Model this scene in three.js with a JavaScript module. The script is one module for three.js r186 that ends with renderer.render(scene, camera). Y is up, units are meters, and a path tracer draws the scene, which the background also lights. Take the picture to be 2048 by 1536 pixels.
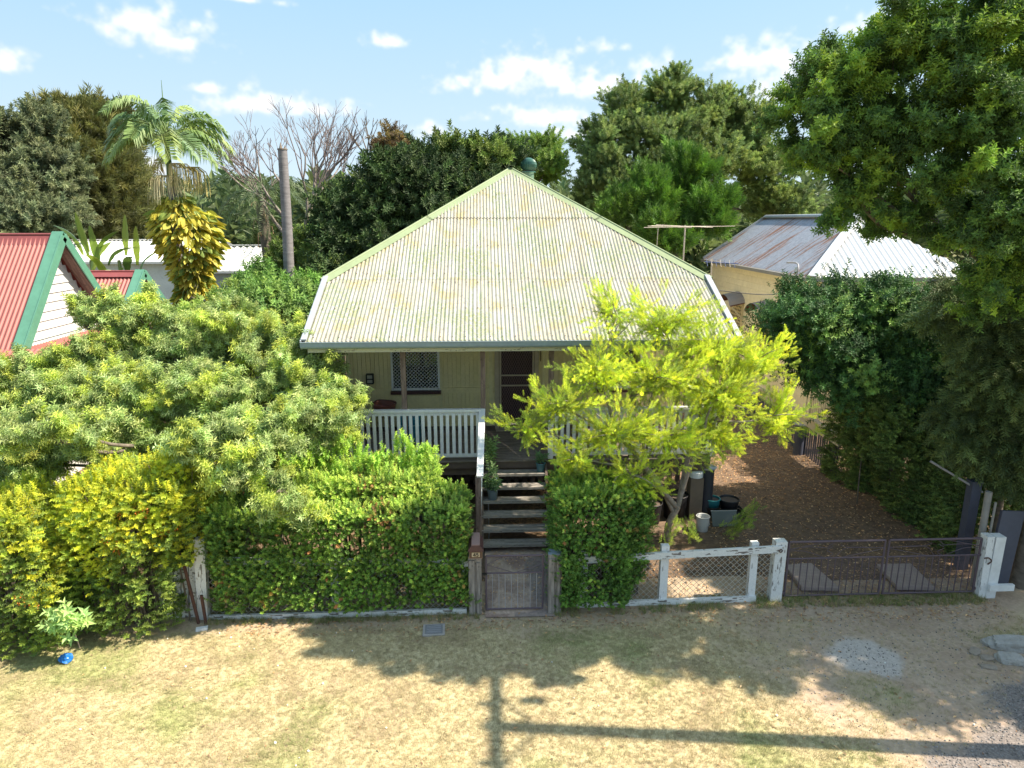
import * as THREE from 'three';
import { mergeGeometries } from 'three/addons/utils/BufferGeometryUtils.js';
import { TextGeometry } from 'three/addons/geometries/TextGeometry.js';
import { FontLoader } from 'three/addons/loaders/FontLoader.js';

// ---------------------------------------------------------------- camera, sky, sun, exposure
const scene = new THREE.Scene();
const camera = new THREE.PerspectiveCamera(58.73, 4 / 3, 0.1, 900);
camera.rotation.order = 'YXZ';
camera.position.set(0, 6.2, 0);
camera.rotation.set(THREE.MathUtils.degToRad(-13.5), THREE.MathUtils.degToRad(-2.5), 0);
const renderer = new THREE.WebGLRenderer({ antialias: true });
renderer.toneMapping = THREE.LinearToneMapping;
renderer.toneMappingExposure = 2.6;
renderer.shadowMap.enabled = true;
const SUN_EL = 50 * Math.PI / 180, sunDir = new THREE.Vector3(0.9934 * Math.cos(SUN_EL), Math.sin(SUN_EL), 0.114 * Math.cos(SUN_EL));
const sun = new THREE.DirectionalLight(0xfff1dc, 4.5);
sun.position.copy(sunDir).multiplyScalar(80); sun.target.position.set(0, 0, -14);
sun.position.add(sun.target.position);
sun.castShadow = true; sun.shadow.mapSize.set(4096, 4096);
Object.assign(sun.shadow.camera, { left: -45, right: 45, top: 45, bottom: -45, near: 1, far: 220 });
scene.add(sun, sun.target);

// ---------------------------------------------------------------- random numbers and noise
let seed = 12345;
const rnd = () => { seed = (seed + 0x6D2B79F5) | 0; let t = Math.imul(seed ^ (seed >>> 15), 1 | seed); t = (t + Math.imul(t ^ (t >>> 7), 61 | t)) ^ t; return ((t ^ (t >>> 14)) >>> 0) / 4294967296; };
const rr = (a, b) => a + (b - a) * rnd();
const gs = () => { let s = 0; for (let i = 0; i < 4; i++) s += rnd(); return (s - 2) * 0.87; };
const hsh = (x, y, s) => { let h = Math.imul(x, 374761393) ^ Math.imul(y, 668265263) ^ Math.imul(s, 974634721); h = Math.imul(h ^ (h >>> 13), 1274126177); return ((h ^ (h >>> 16)) >>> 0) / 4294967296; };
function pn(x, y, p, s) {   // value noise with period p (0: none)
  const xi = Math.floor(x), yi = Math.floor(y), fx = x - xi, fy = y - yi, u = fx * fx * (3 - 2 * fx), v = fy * fy * (3 - 2 * fy);
  const w = p ? (i) => ((i % p) + p) % p : (i) => i, a = w(xi), b = w(xi + 1), c = w(yi), d = w(yi + 1);
  const t = hsh(a, c, s), l = hsh(a, d, s);
  return (t + (hsh(b, c, s) - t) * u) * (1 - v) + (l + (hsh(b, d, s) - l) * u) * v;
}
function fbm(x, y, p, o, s) { let a = 0, g = 0.5, n = 0; for (let i = 0; i < o; i++) { a += g * pn(x, y, p, s + i * 7); n += g; g *= 0.5; x *= 2; y *= 2; p *= 2; } return a / n; }
const ss = (a, b, x) => { const t = Math.min(1, Math.max(0, (x - a) / (b - a))); return t * t * (3 - 2 * t); };
const mix3 = (a, b, t) => [a[0] + (b[0] - a[0]) * t, a[1] + (b[1] - a[1]) * t, a[2] + (b[2] - a[2]) * t];

// ---------------------------------------------------------------- the sky: clear air with small fair-weather clouds
{
  const W = 4096, H = 2048, data = new Float32Array(W * H * 4);
  const cl = [];   // azimuth from straight ahead (deg, right positive), elevation, half width, half height
  cl.push([-23.2,12.4,3.21,1.59],[-24.3,12.8,1.89,0.94],[-21.9,11.9,1.89,0.68],[-32.0,9.6,1.51,0.94],[-7.5,12.9,1.59,0.49],[9.5,12.6,1.59,0.53],[-16.9,8.2,3.02,1.06],[-13.0,8.1,3.4,0.76],[1.6,10.3,4.16,1.21],[4.7,10.9,3.4,1.51],[8.6,9.8,4.16,1.44],[13.5,11.3,2.27,0.83],[5.1,7.8,4.53,0.94],[-4.0,6.7,1.51,0.76],[21.4,11.3,3.02,1.36],[24.5,10.4,3.4,1.13],[23.3,8.8,4.16,1.51],[29.3,12.8,3.4,0.83],[-20.1,9.1,1.13,0.38],[-17.4,15.0,2.27,0.3],[-24.4,3.5,2.27,0.94],[7.9,6.5,3.4,0.94]);
  for (let i = 0; i < 70; i++) { const a = rr(44, 316), e = rr(5, 42), s = rr(1.2, 4.2) * (0.6 + e / 40); cl.push([a, e, s * 1.6, s * 0.6]); }
  const hz = [0.33, 0.385, 0.415], md = [0.176, 0.285, 0.385], ze = [0.150, 0.25, 0.385], gd = [0.16, 0.15, 0.12];
  const base = new Float32Array(H * 3), cov = new Float32Array(W * H), up = new Float32Array(W * H);
  for (let y = 0; y < H; y++) {
    const el = ((y + 0.5) / H - 0.5) * 180;
    const c = el < 0 ? mix3(hz, gd, ss(0, -6, el)) : el < 17 ? mix3(hz, md, Math.pow(el / 17, 0.75)) : mix3(md, ze, ss(17, 90, el) ** 0.7);
    base.set(c, y * 3);
  }
  for (const [az, el, hw0, hh0] of cl) {
    const hw = hw0 * 1.4, hh = hh0 * 1.4;
    const ce = Math.cos(el * Math.PI / 180), x0 = Math.floor(((az - 90 - hw * 1.9 / ce) / 360 + 0.5) * W), x1 = Math.ceil(((az - 90 + hw * 1.9 / ce) / 360 + 0.5) * W);
    const y0 = Math.max(H / 2, Math.floor(((el - hh * 1.9) / 180 + 0.5) * H)), y1 = Math.ceil(((el + hh * 1.9) / 180 + 0.5) * H), sd = 40 + Math.round((az + 50) * 3);
    for (let y = y0; y < y1; y++) for (let x = x0; x < x1; x++) {
      const a = ((x + 0.5) / W - 0.5) * 360 + 90 - az, e = ((y + 0.5) / H - 0.5) * 180 - el;
      const dx = a * ce / hw, dy = e / hh, flat = dy < 0 ? dy * 1.7 : dy, n = fbm(a * ce * 1.1 + 31, e * 1.3 + 57, 0, 5, sd);
      const d = 1 - Math.sqrt(dx * dx + flat * flat) + (n - 0.5) * 1.7;
      if (d <= 0) continue;
      const k = y * W + ((x % W) + W) % W, c = ss(0.0, 1.15, d);
      cov[k] = 1 - (1 - cov[k]) * (1 - c * 0.96);
      up[k] = Math.max(up[k], ss(-0.8, 0.7, dy + (n - 0.5) * 1.5) * c);
    }
  }
  for (let y = 0, k = 0; y < H; y++) for (let x = 0; x < W; x++, k++) {
    const c = cov[k], b = up[k], u = ((x + 0.5) / W - 0.5) * 6.2832, cs = Math.cos(((y + 0.5) / H - 0.5) * Math.PI), sa = y > H / 2 ? Math.cos(u) * cs * sunDir.x + Math.sin(((y + 0.5) / H - 0.5) * Math.PI) * sunDir.y + Math.sin(u) * cs * sunDir.z : -1, au = sa > -1 ? 0.9 * Math.exp(-Math.acos(Math.max(-1, Math.min(1, sa))) / 0.3) : 0;
    data[k * 4] = base[y * 3] * (1 - c) + c * (0.40 + 0.07 * b) + au; data[k * 4 + 1] = base[y * 3 + 1] * (1 - c) + c * (0.415 + 0.06 * b) + au * 0.97; data[k * 4 + 2] = base[y * 3 + 2] * (1 - c) + c * (0.43 + 0.05 * b) + au * 0.9; data[k * 4 + 3] = 1;
  }
  const sky = new THREE.DataTexture(data, W, H, THREE.RGBAFormat, THREE.FloatType);
  sky.mapping = THREE.EquirectangularReflectionMapping; sky.magFilter = sky.minFilter = THREE.LinearFilter; sky.needsUpdate = true;
  scene.background = sky; scene.environment = sky;
}

// ---------------------------------------------------------------- materials
function tex(w, h, fn, srgb = true) {
  const d = new Uint8Array(w * h * 4);
  for (let y = 0, k = 0; y < h; y++) for (let x = 0; x < w; x++, k += 4) { const c = fn((x + 0.5) / w, (y + 0.5) / h); for (let i = 0; i < 3; i++) { const l = Math.max(0, Math.min(1, c[i])); d[k + i] = Math.round(255 * (srgb ? (l <= 0.0031308 ? l * 12.92 : 1.055 * Math.pow(l, 1 / 2.4) - 0.055) : l)); } d[k + 3] = 255; }
  const t = new THREE.DataTexture(d, w, h, THREE.RGBAFormat); t.wrapS = t.wrapT = THREE.RepeatWrapping; t.magFilter = t.minFilter = THREE.LinearFilter; t.colorSpace = srgb ? THREE.SRGBColorSpace : THREE.NoColorSpace; t.needsUpdate = true; return t;
}
const rep = (t, x, y = x) => { t = t.clone(); t.repeat.set(x, y); t.needsUpdate = true; return t; };
const C = (r, g, b) => new THREE.Color().setRGB(r, g, b);
const M = (r, g, b, rough = 0.8, o = {}) => new THREE.MeshStandardMaterial({ color: C(r, g, b), roughness: rough, side: THREE.DoubleSide, ...o });
// grey-scale wear, 1 = clean (a tile is 2 m)
const wear = tex(256, 256, (u, v) => { const a = fbm(u * 6, v * 6, 6, 5, 3), b = fbm(u * 40, v * 40, 40, 2, 9), k = 0.8 + 0.2 * a + (b - 0.5) * 0.14; return [k, k, k * 0.985]; });
const wearT = rep(wear, 0.5);
const fineBump = rep(tex(256, 256, (u, v) => { const k = fbm(u * 32, v * 32, 32, 4, 21); return [k, k, k]; }, false), 1);
// timber: grain runs along u, a tile is 1 m
const grain = (c0, c1, s, crack = 0) => tex(512, 128, (u, v) => { const g = fbm(u * 4, v * 32, 4, 4, s), f = fbm(u * 12, v * 64, 12, 3, s + 5), k = crack && f > 0.72 ? 0.45 : 1; return mix3(c0, c1, ss(0.25, 0.75, g)).map((x) => x * k * (0.8 + 0.4 * f)); });
const peel = (pc, uc, s, th) => tex(512, 512, (u, v) => { const n = fbm(u * 16, v * 70, 0, 4, s), m = fbm(u * 5, v * 7, 0, 4, s + 2), e = n * 0.75 + m * 0.35, k = ss(th, th + 0.05, e); const f = fbm(u * 120, v * 120, 120, 2, s + 8); return mix3(pc.map((x) => x * (0.88 + 0.2 * f)), uc.map((x) => x * (0.6 + 0.8 * f)), k); });
const lichenRoof = tex(1024, 1024, (u, v) => {   // 4 m tile: old cream paint, yellow and green lichen, soot specks
  const a = fbm(u * 9, v * 5, 0, 5, 51), b = fbm(u * 16 + 9, v * 10 + 4, 0, 5, 61), sp = fbm(u * 150, v * 110, 0, 2, 71), st = fbm(u * 100, v * 3, 0, 3, 81);
  let c = mix3([0.35, 0.345, 0.315], [0.31, 0.295, 0.23], ss(0.35, 0.65, a));
  const wk = fbm(u * 26, v * 1.6, 0, 4, 87); c = mix3(c, [0.27, 0.235, 0.18], 0.35 * ss(0.5, 0.72, wk)); c = mix3(c, [0.28, 0.235, 0.095], 0.8 * ss(0.52, 0.7, b) * ss(0.3, 0.62, sp + (a - .5) * .4)); c = mix3(c, [0.17, 0.21, 0.10], 0.8 * ss(0.47, 0.66, 1 - a + (st - 0.5) * 0.5) * ss(0.3, 0.6, sp));
  const k = (0.86 + 0.26 * sp) * (sp < 0.25 ? 0.68 : 1); return c.map((x) => x * k);
});
const rustRoof = tex(512, 512, (u, v) => { const n = fbm(u * 5, v * 2, 0, 5, 91), st = fbm(u * 60, v * 4, 0, 4, 97), sp = fbm(u * 70, v * 70, 0, 2, 99); const k = ss(0.53, 0.68, n * 0.6 + st * 0.5); return mix3([0.25, 0.27, 0.31].map((x) => x * (0.8 + 0.4 * sp)), [0.20, 0.10, 0.06].map((x) => x * (0.6 + 0.8 * sp)), k); });
const mat = {
  roof: new THREE.MeshStandardMaterial({ map: rep(lichenRoof, 0.25), roughness: 0.55, side: THREE.DoubleSide }),
  lime: M(0.24, 0.30, 0.165, 0.6, { map: wearT }), galv: M(0.42, 0.45, 0.49, 0.4, { map: wearT, metalness: 0.25 }), gutter: M(0.25, 0.31, 0.345, 0.45, { map: wearT }),
  fascia: new THREE.MeshStandardMaterial({ map: rep(peel([0.50, 0.47, 0.34], [0.10, 0.075, 0.05], 33, 0.74), 1), roughness: 0.8 }),
  wall: [0, 1, 2, 3].map((i) => M(0.71 + i * 0.012, 0.62 + i * 0.01, 0.34 + i * 0.012, 0.65, { map: rep(wear, 0.5 + i * 0.13, 0.31 + i * 0.09) })),
  trim: M(0.68, 0.61, 0.36, 0.6, { map: wearT }), post: new THREE.MeshStandardMaterial({ map: rep(grain([0.13, 0.085, 0.068], [0.23, 0.165, 0.135], 5, 1), 1), roughness: 0.85 }),
  white: M(0.72, 0.73, 0.74, 0.5, { map: wearT }), whiteOld: new THREE.MeshStandardMaterial({ map: rep(peel([0.66, 0.66, 0.64], [0.17, 0.15, 0.135], 14, 0.66), 0.55), roughness: 0.8 }),
  whiteFair: new THREE.MeshStandardMaterial({ map: rep(peel([0.70, 0.70, 0.69], [0.25, 0.24, 0.22], 24, 0.72), 0.55), roughness: 0.75 }),
  deck: [0, 1, 2].map((i) => new THREE.MeshStandardMaterial({ map: rep(grain([0.11 + i * .012, 0.09 + i * .01, 0.078], [0.22, 0.185, 0.16], 40 + i, 1), 0.8), roughness: 0.85, side: THREE.DoubleSide })),
  tread: new THREE.MeshStandardMaterial({ map: rep(grain([0.17, 0.155, 0.135], [0.29, 0.265, 0.235], 44, 1), 0.9), roughness: 0.85 }),
  greyTimber: new THREE.MeshStandardMaterial({ map: rep(grain([0.17, 0.145, 0.125], [0.31, 0.27, 0.235], 46, 1), 1), roughness: 0.9 }),
  maroon: M(0.045, 0.012, 0.016, 0.5), frame: M(0.40, 0.34, 0.27, 0.55, { map: wearT }), alum: M(0.62, 0.64, 0.66, 0.45), dark: M(0.012, 0.012, 0.014, 0.5), darkGlass: new THREE.MeshPhysicalMaterial({ color: C(0.015, 0.016, 0.02), roughness: 0.08, clearcoat: 0.6 }),
  stump: M(0.03, 0.032, 0.045, 0.7, { map: wearT }), brown: M(0.115, 0.085, 0.068, 0.9, { map: wearT }), green: M(0.045, 0.13, 0.10, 0.4, { map: wearT }), steel: M(0.42, 0.43, 0.45, 0.35, { metalness: 0.7 }),
  wire: M(0.55, 0.54, 0.5, 0.5, { metalness: 0.4 }), gatePurple: M(0.125, 0.088, 0.105, 0.6, { map: wearT }), rust: M(0.10, 0.045, 0.03, 0.9, { map: wearT }),
  slate: M(0.065, 0.075, 0.115, 0.6, { map: wearT }), conc: M(0.37, 0.345, 0.325, 0.95, { map: rep(wear, 1.3), bumpMap: fineBump, bumpScale: 0.004 }),
  red: M(0.33, 0.105, 0.09, 0.55, { map: wearT }), redCap: M(0.23, 0.06, 0.058, 0.5, { map: wearT }), barge: M(0.095, 0.25, 0.175, 0.45, { map: wearT }), wboard: M(0.62, 0.62, 0.61, 0.6, { map: wearT }), cream: [0, 1, 2].map((i) => M(0.72 + .01 * i, 0.66 + .012 * i, 0.50 + .01 * i, 0.7, { map: rep(wear, .3 + .1 * i) })),
  rustRoof: new THREE.MeshStandardMaterial({ map: rep(rustRoof, 0.25), roughness: 0.5, metalness: 0.15, side: THREE.DoubleSide }), silver: M(0.58, 0.60, 0.62, 0.4, { metalness: 0.2, map: wearT }),
  whiteRoof: M(0.66, 0.67, 0.67, 0.5, { map: wearT }), hood: M(0.16, 0.06, 0.045, 0.7, { map: wearT }), hoodTop: M(0.30, 0.27, 0.26, 0.7, { map: wearT }),
  bark: new THREE.MeshStandardMaterial({ map: rep(tex(256, 256, (u, v) => { const n = fbm(u * 8, v * 20, 0, 5, 131), k = 0.5 + n; return [0.15 * k, 0.125 * k, 0.10 * k]; }), 1), roughness: 0.95 }),
  barkPale: new THREE.MeshStandardMaterial({ map: rep(tex(256, 256, (u, v) => { const n = fbm(u * 6, v * 16, 0, 5, 141), k = 0.55 + 0.9 * n; return [0.25 * k, 0.215 * k, 0.19 * k]; }), 1), roughness: 0.95 }),
  palmBark: new THREE.MeshStandardMaterial({ map: rep(tex(128, 256, (u, v) => { const r = fbm(u * 3, v * 26, 0, 2, 151), n = fbm(u * 20, v * 20, 0, 3, 155), k = 0.5 + 0.55 * r + 0.4 * n; return [0.17 * k, 0.16 * k, 0.165 * k]; }), 1), roughness: 0.9 }),
};
const leafMat = (t = 0.45, rough = 0.62) => new THREE.MeshPhysicalMaterial({ color: 0xffffff, roughness: rough, transmission: t, thickness: 0, side: THREE.DoubleSide, specularIntensity: 0.6 });
const LEAF = leafMat(0.42, 0.85), LEAFT = leafMat(0.5, 0.9), LEAFD = leafMat(0.28, 0.7);

// ---------------------------------------------------------------- building helpers
const used = new Map();
const numbered = (n) => { const k = used.get(n) || 0; used.set(n, k + 1); return k ? n + '_' + String(k).padStart(3, '0') : n; };
const V = (x, y, z) => new THREE.Vector3(x, y, z);
function thing(name, label, category, pos = [0, 0, 0], group) {
  const o = new THREE.Group(); o.name = numbered(name); o.position.set(...pos); o.userData = { label, category }; if (group) o.userData.group = group; scene.add(o); return o;
}
function shadows(m) { m.castShadow = m.receiveShadow = true; return m; }
function grp(parent, name) { const g = new THREE.Group(); g.name = name; parent.add(g); return g; }
function pc(parent, name, geo, m, x = 0, y = 0, z = 0, rx = 0, ry = 0, rz = 0) { const o = shadows(new THREE.Mesh(geo, m)); o.name = name; o.position.set(x, y, z); o.rotation.set(rx, ry, rz); parent.add(o); return o; }
const norm = (g) => { if (g.index) g = g.toNonIndexed(); for (const k of Object.keys(g.attributes)) if (!['position', 'normal', 'uv'].includes(k)) g.deleteAttribute(k); return g; };
function part(parent, name, geos, m, stuff) { const list = (Array.isArray(geos) ? geos : [geos]); const o = pc(parent, name, list.length > 1 ? mergeGeometries(list.map(norm)) : list[0], m); if (stuff) o.userData.kind = 'stuff'; return o; }
function tagMesh(name, label, category, geos, m, group) { const o = part(scene, numbered(name), geos, m); o.userData = { label, category }; if (group) o.userData.group = group; return o; }
function struct(name, geo, m) { const o = part(scene, numbered(name), geo, m); o.userData = { kind: 'structure', label: name.replace(/_/g, ' ') }; return o; }
const boxCache = new Map();
function bx(w, h, d) {   // box with uv in metres, u along the longest side
  const key = [w, h, d].map((x) => x.toFixed(4)).join(); if (boxCache.has(key)) return boxCache.get(key);
  const g = new THREE.BoxGeometry(w, h, d), p = g.attributes.position, n = g.attributes.normal, uv = g.attributes.uv, L = w >= h && w >= d ? 0 : h >= d ? 1 : 2;
  for (let i = 0; i < p.count; i++) {
    const q = [p.getX(i), p.getY(i), p.getZ(i)], nn = [n.getX(i), n.getY(i), n.getZ(i)].map(Math.abs), a = nn[0] > 0.5 ? 0 : nn[1] > 0.5 ? 1 : 2, ax = [0, 1, 2].filter((k) => k !== a);
    const ua = ax.includes(L) ? L : ax[0], va = ax.find((k) => k !== ua); uv.setXY(i, q[ua] + a * 0.37, q[va] + a * 0.21);
  }
  boxCache.set(key, g); return g;
}
const bxt = (w, h, d, x, y, z, rx = 0, ry = 0, rz = 0) => bx(w, h, d).clone().applyMatrix4(new THREE.Matrix4().compose(V(x, y, z), new THREE.Quaternion().setFromEuler(new THREE.Euler(rx, ry, rz)), V(1, 1, 1)));
function bar(a, b, w, h) {   // beam from a to b
  a = V(...a); b = V(...b); const d = b.clone().sub(a), l = d.length(), m = new THREE.Matrix4().lookAt(a, b, Math.abs(d.y) > l * 0.99 ? V(0, 0, 1) : V(0, 1, 0)); m.setPosition(a.add(b).multiplyScalar(0.5)); return bx(w, h, l).clone().applyMatrix4(m);
}
function tube(pts, r0, r1 = r0, seg = 8, rad = 6) {   // tapered tube through points
  const cv = pts.length > 2 ? new THREE.CatmullRomCurve3(pts.map((p) => p.isVector3 ? p : V(...p))) : new THREE.LineCurve3(...pts.map((p) => p.isVector3 ? p : V(...p))), fr = cv.computeFrenetFrames(seg, false), P = [], N = [], U = [], I = [], len = cv.getLength();
  for (let i = 0; i <= seg; i++) { const t = i / seg, c = cv.getPoint(t), r = r0 + (r1 - r0) * t; for (let j = 0; j <= rad; j++) { const a = j / rad * Math.PI * 2, n = fr.normals[i].clone().multiplyScalar(Math.cos(a)).addScaledVector(fr.binormals[i], Math.sin(a)); P.push(c.x + n.x * r, c.y + n.y * r, c.z + n.z * r); N.push(n.x, n.y, n.z); U.push(j / rad * 6.28 * r0, t * len); } }
  for (let i = 0; i < seg; i++) for (let j = 0; j < rad; j++) { const a = i * (rad + 1) + j, b = a + rad + 1; I.push(a, a + 1, b, b, a + 1, b + 1); }
  const g = new THREE.BufferGeometry(); g.setAttribute('position', new THREE.Float32BufferAttribute(P, 3)); g.setAttribute('normal', new THREE.Float32BufferAttribute(N, 3)); g.setAttribute('uv', new THREE.Float32BufferAttribute(U, 2)); g.setIndex(I); return g;
}
const rod = (a, b, r, n = 5) => tube([a, b], r, r, 1, n);
function poly(pts, uvf) {   // flat polygon as a fan
  const P = [], U = []; for (let i = 1; i < pts.length - 1; i++) for (const q of [pts[0], pts[i], pts[i + 1]]) { P.push(...q); U.push(...(uvf ? uvf(q) : [q[0], q[2]])); }
  const g = new THREE.BufferGeometry(); g.setAttribute('position', new THREE.Float32BufferAttribute(P, 3)); g.setAttribute('uv', new THREE.Float32BufferAttribute(U, 2)); g.computeVertexNormals(); return g;
}
// corrugated sheet: o = a corner at the low edge, e = unit vector along the eave, s = unit vector up the slope; a..b along e; low/high give the two ends along s at each place
function corrugated(o, e, s, a, b, low, high, pitch = 0.076, amp = 0.0095, per = 8, lift = 0) {
  const n = V(...e).cross(V(...s)).normalize(), flip = n.y < 0; if (flip) n.negate();
  const N = Math.max(1, Math.round((b - a) / pitch * per)), P = [], U = [], Nn = [], I = [];
  for (let i = 0; i <= N; i++) {
    const t = a + (b - a) * i / N, ph = t / pitch * 2 * Math.PI, hgt = Math.cos(ph) * amp + lift, sl = -Math.sin(ph) * amp * 2 * Math.PI / pitch, l = low(t), h = Math.max(l, high(t));
    const nx = [0, 1, 2].map((k) => n.getComponent(k) - e[k] * sl), nl = Math.hypot(...nx);
    for (const q of [l, h]) { for (let k = 0; k < 3; k++) P.push(o[k] + e[k] * t + s[k] * q + n.getComponent(k) * hgt); U.push(t, q); Nn.push(...nx.map((x) => x / nl)); }
    if (i) I.push(...(flip ? [2 * i - 2, 2 * i - 1, 2 * i, 2 * i, 2 * i - 1, 2 * i + 1] : [2 * i - 2, 2 * i, 2 * i - 1, 2 * i, 2 * i + 1, 2 * i - 1]));
  }
  const g = new THREE.BufferGeometry(); g.setAttribute('position', new THREE.Float32BufferAttribute(P, 3)); g.setAttribute('normal', new THREE.Float32BufferAttribute(Nn, 3)); g.setAttribute('uv', new THREE.Float32BufferAttribute(U, 2)); g.setIndex(I); return g;
}
// height of the ground: the garden lies a little above the street
const gh = (x, z) => 0.34 * ss(9.9, 11.3, -z) * (1 - 0.75 * ss(4.6, 5.6, x) * (1 - ss(11.5, 13.5, -z))) + 0.03 * (pn(x * 0.7, z * 0.7, 0, 5) - 0.5) + 0.012 * (pn(x * 3, z * 3, 0, 6) - 0.5);

// ---------------------------------------------------------------- the setting: ground, street verge, garden
function sheet(name, x0, x1, z0, z1, nx, nz, lift, m, hf = gh, sp = (t) => t) {
  const P = [], U = [], I = [];
  for (let j = 0; j <= nz; j++) for (let i = 0; i <= nx; i++) { const x = x0 + (x1 - x0) * i / nx, z = z0 + (z1 - z0) * j / nz; P.push(x, hf(x, z) + lift, z); U.push((x - x0) / (x1 - x0), (z - z0) / (z1 - z0)); }
  for (let j = 0; j < nz; j++) for (let i = 0; i < nx; i++) { const a = j * (nx + 1) + i, b = a + nx + 1; I.push(a, b, a + 1, b, b + 1, a + 1); }
  const g = new THREE.BufferGeometry(); g.setAttribute('position', new THREE.Float32BufferAttribute(P, 3)); g.setAttribute('uv', new THREE.Float32BufferAttribute(U, 2)); g.setIndex(I); g.computeVertexNormals(); return struct(name, g, m);
}
const farSoil = tex(256, 256, (u, v) => { const n = fbm(u * 8, v * 8, 8, 5, 201); return mix3([0.10, 0.12, 0.045], [0.20, 0.17, 0.09], n); });
sheet('ground', -260, 260, -420, 60, 60, 60, -0.05, M(1, 1, 1, 1, { map: rep(farSoil, 60, 55) }), (x, z) => 0.1 * ss(10, 12, -z) - 0.1 + 5.5 * ss(60, 210, -z));
// how much of the verge is bare earth, grey gravel, bitumen (0..1) and how green the grass is
const verge = (x, z) => {
  const D = -z, n = fbm(x * 0.9 + 40, z * 0.9, 0, 4, 211), n2 = fbm(x * 2.6 + 11, z * 2.6, 0, 4, 217);
  const bend = Math.hypot((x - (6.4 + (D - 8.5) * 0.2)) / 2.5, (D - 9.3) / 3.3);
  let dirt = ss(1.25, 0.55, bend + (n - 0.5) * 1.1 + (n2 - 0.5) * 0.4);
  dirt = Math.max(dirt, ss(9.35, 9.85, D + (n - 0.5) * 1.0) * 0.85, 0.55 * ss(0.6, 0.2, Math.hypot(x - 0.55, (D - 9.7) * 0.8)));
  const gravel = ss(0.68, 0.45, Math.hypot((x - 5.55) / 0.95, (D - 8.55) / 0.8) + (n2 - 0.5) * 0.5);
  const tar = ss(-0.25, 0.2, (x - 5.0) * 0.62 - (D - 6.3) * 0.95 + (n2 - 0.5) * 0.9);
  const green = ss(0.42, 0.7, n * 0.8 + 0.1 * ss(-3, -7, x) + 0.12 * ss(8, 6.4, D) + (n2 - 0.5) * 0.25);
  return { dirt, gravel, tar, green, n, n2 };
};
const vergeTex = tex(2048, 1024, (u, v) => {
  const x = -9 + 19 * u, z = -10.6 + 6.6 * v, k = verge(x, z), f = fbm(x * 30, z * 30, 0, 3, 223), g = pn(x * 95, z * 60, 0, 229), h = pn(x * 60, z * 110, 0, 233);
  let c = mix3([0.47, 0.395, 0.225], [0.32, 0.325, 0.135], k.green); c = mix3(c, [0.27, 0.20, 0.12], 0.5 * ss(0.5, 0.75, f) + 0.5 * ss(0.56, 0.7, k.n2));
  c = c.map((t) => t * (0.68 + 0.4 * g + 0.28 * h));
  const d = mix3([0.31, 0.22, 0.155], [0.42, 0.33, 0.24], k.n2).map((t) => t * (0.75 + 0.5 * f) * (g > 0.9 ? 1.25 : 1));
  c = mix3(c, d, k.dirt); c = mix3(c, [0.44, 0.40, 0.365].map((t) => t * (0.75 + 0.5 * g * h + 0.25 * f)), k.gravel * 0.85); c = mix3(c, [0.185, 0.16, 0.145].map((t) => t * (0.5 + 1.3 * g * h + 0.3 * f)), k.tar);
  return c;
});
const vergeMat = M(1, 1, 1, 0.97, { map: vergeTex });
sheet('street_verge', -9, 10, -10.6, -4, 190, 66, 0, vergeMat);
const yardTex = tex(1024, 1024, (u, v) => {
  const x = -10 + 24 * u, z = -30 + 19.4 * v, n = fbm(x * 0.8, z * 0.8, 0, 4, 241), f = fbm(x * 12, z * 12, 0, 4, 247), g = pn(x * 40, z * 40, 0, 251);
  return mix3(mix3([0.085, 0.058, 0.042], [0.20, 0.135, 0.085], f), [0.30, 0.19, 0.10], 0.75 * ss(0.5, 0.75, n) * ss(0.35, 0.7, g)).map((t) => t * (0.7 + 0.6 * g));
});
sheet('garden_ground', -10, 14, -30, -10.6, 120, 97, 0, M(1, 1, 1, 1, { map: yardTex }));
const slabT = (a, b, c, d, h, t = 0.06) => { const g = new THREE.Shape([new THREE.Vector2(a[0], -a[1]), new THREE.Vector2(b[0], -b[1]), new THREE.Vector2(c[0], -c[1]), new THREE.Vector2(d[0], -d[1])]); const e = new THREE.ExtrudeGeometry(g, { depth: t, bevelEnabled: true, bevelSize: 0.008, bevelThickness: 0.008, bevelSegments: 1 }); e.rotateX(-Math.PI / 2); e.translate(0, h - t, 0); return e; };
const pathMat = M(0.36, 0.29, 0.26, 0.95, { map: rep(wear, 1.3), bumpMap: fineBump, bumpScale: 0.004 });
{ // sloping path from gate to steps
  const P = []; sheet('garden_path', 0.0, 1.12, -11.5, -9.75, 10, 16, 0.02, M(1, 1, 1, 0.95, { map: tex(256, 512, (u, v) => { const n = fbm(u * 4, v * 7, 0, 5, 521), m = fbm(u * 30, v * 45, 0, 3, 523), q = fbm(u * 2 + 5, v * 3, 0, 3, 527); return mix3(mix3([0.27, 0.185, 0.15], [0.44, 0.33, 0.255], ss(0.35, 0.65, n)), [0.19, 0.16, 0.15], 0.7 * ss(0.5, 0.62, q)).map((t) => t * (0.7 + 0.6 * m)); }) }));
  const d1 = struct('driveway_strip', slabT([5.38, -10.25], [6.0, -10.2], [5.92, -11.05], [5.42, -11.0], 0.14), pathMat); const d2 = struct('driveway_strip', slabT([7.02, -10.2], [7.62, -10.15], [7.72, -10.95], [7.1, -10.95], 0.14), pathMat);
}

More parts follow.
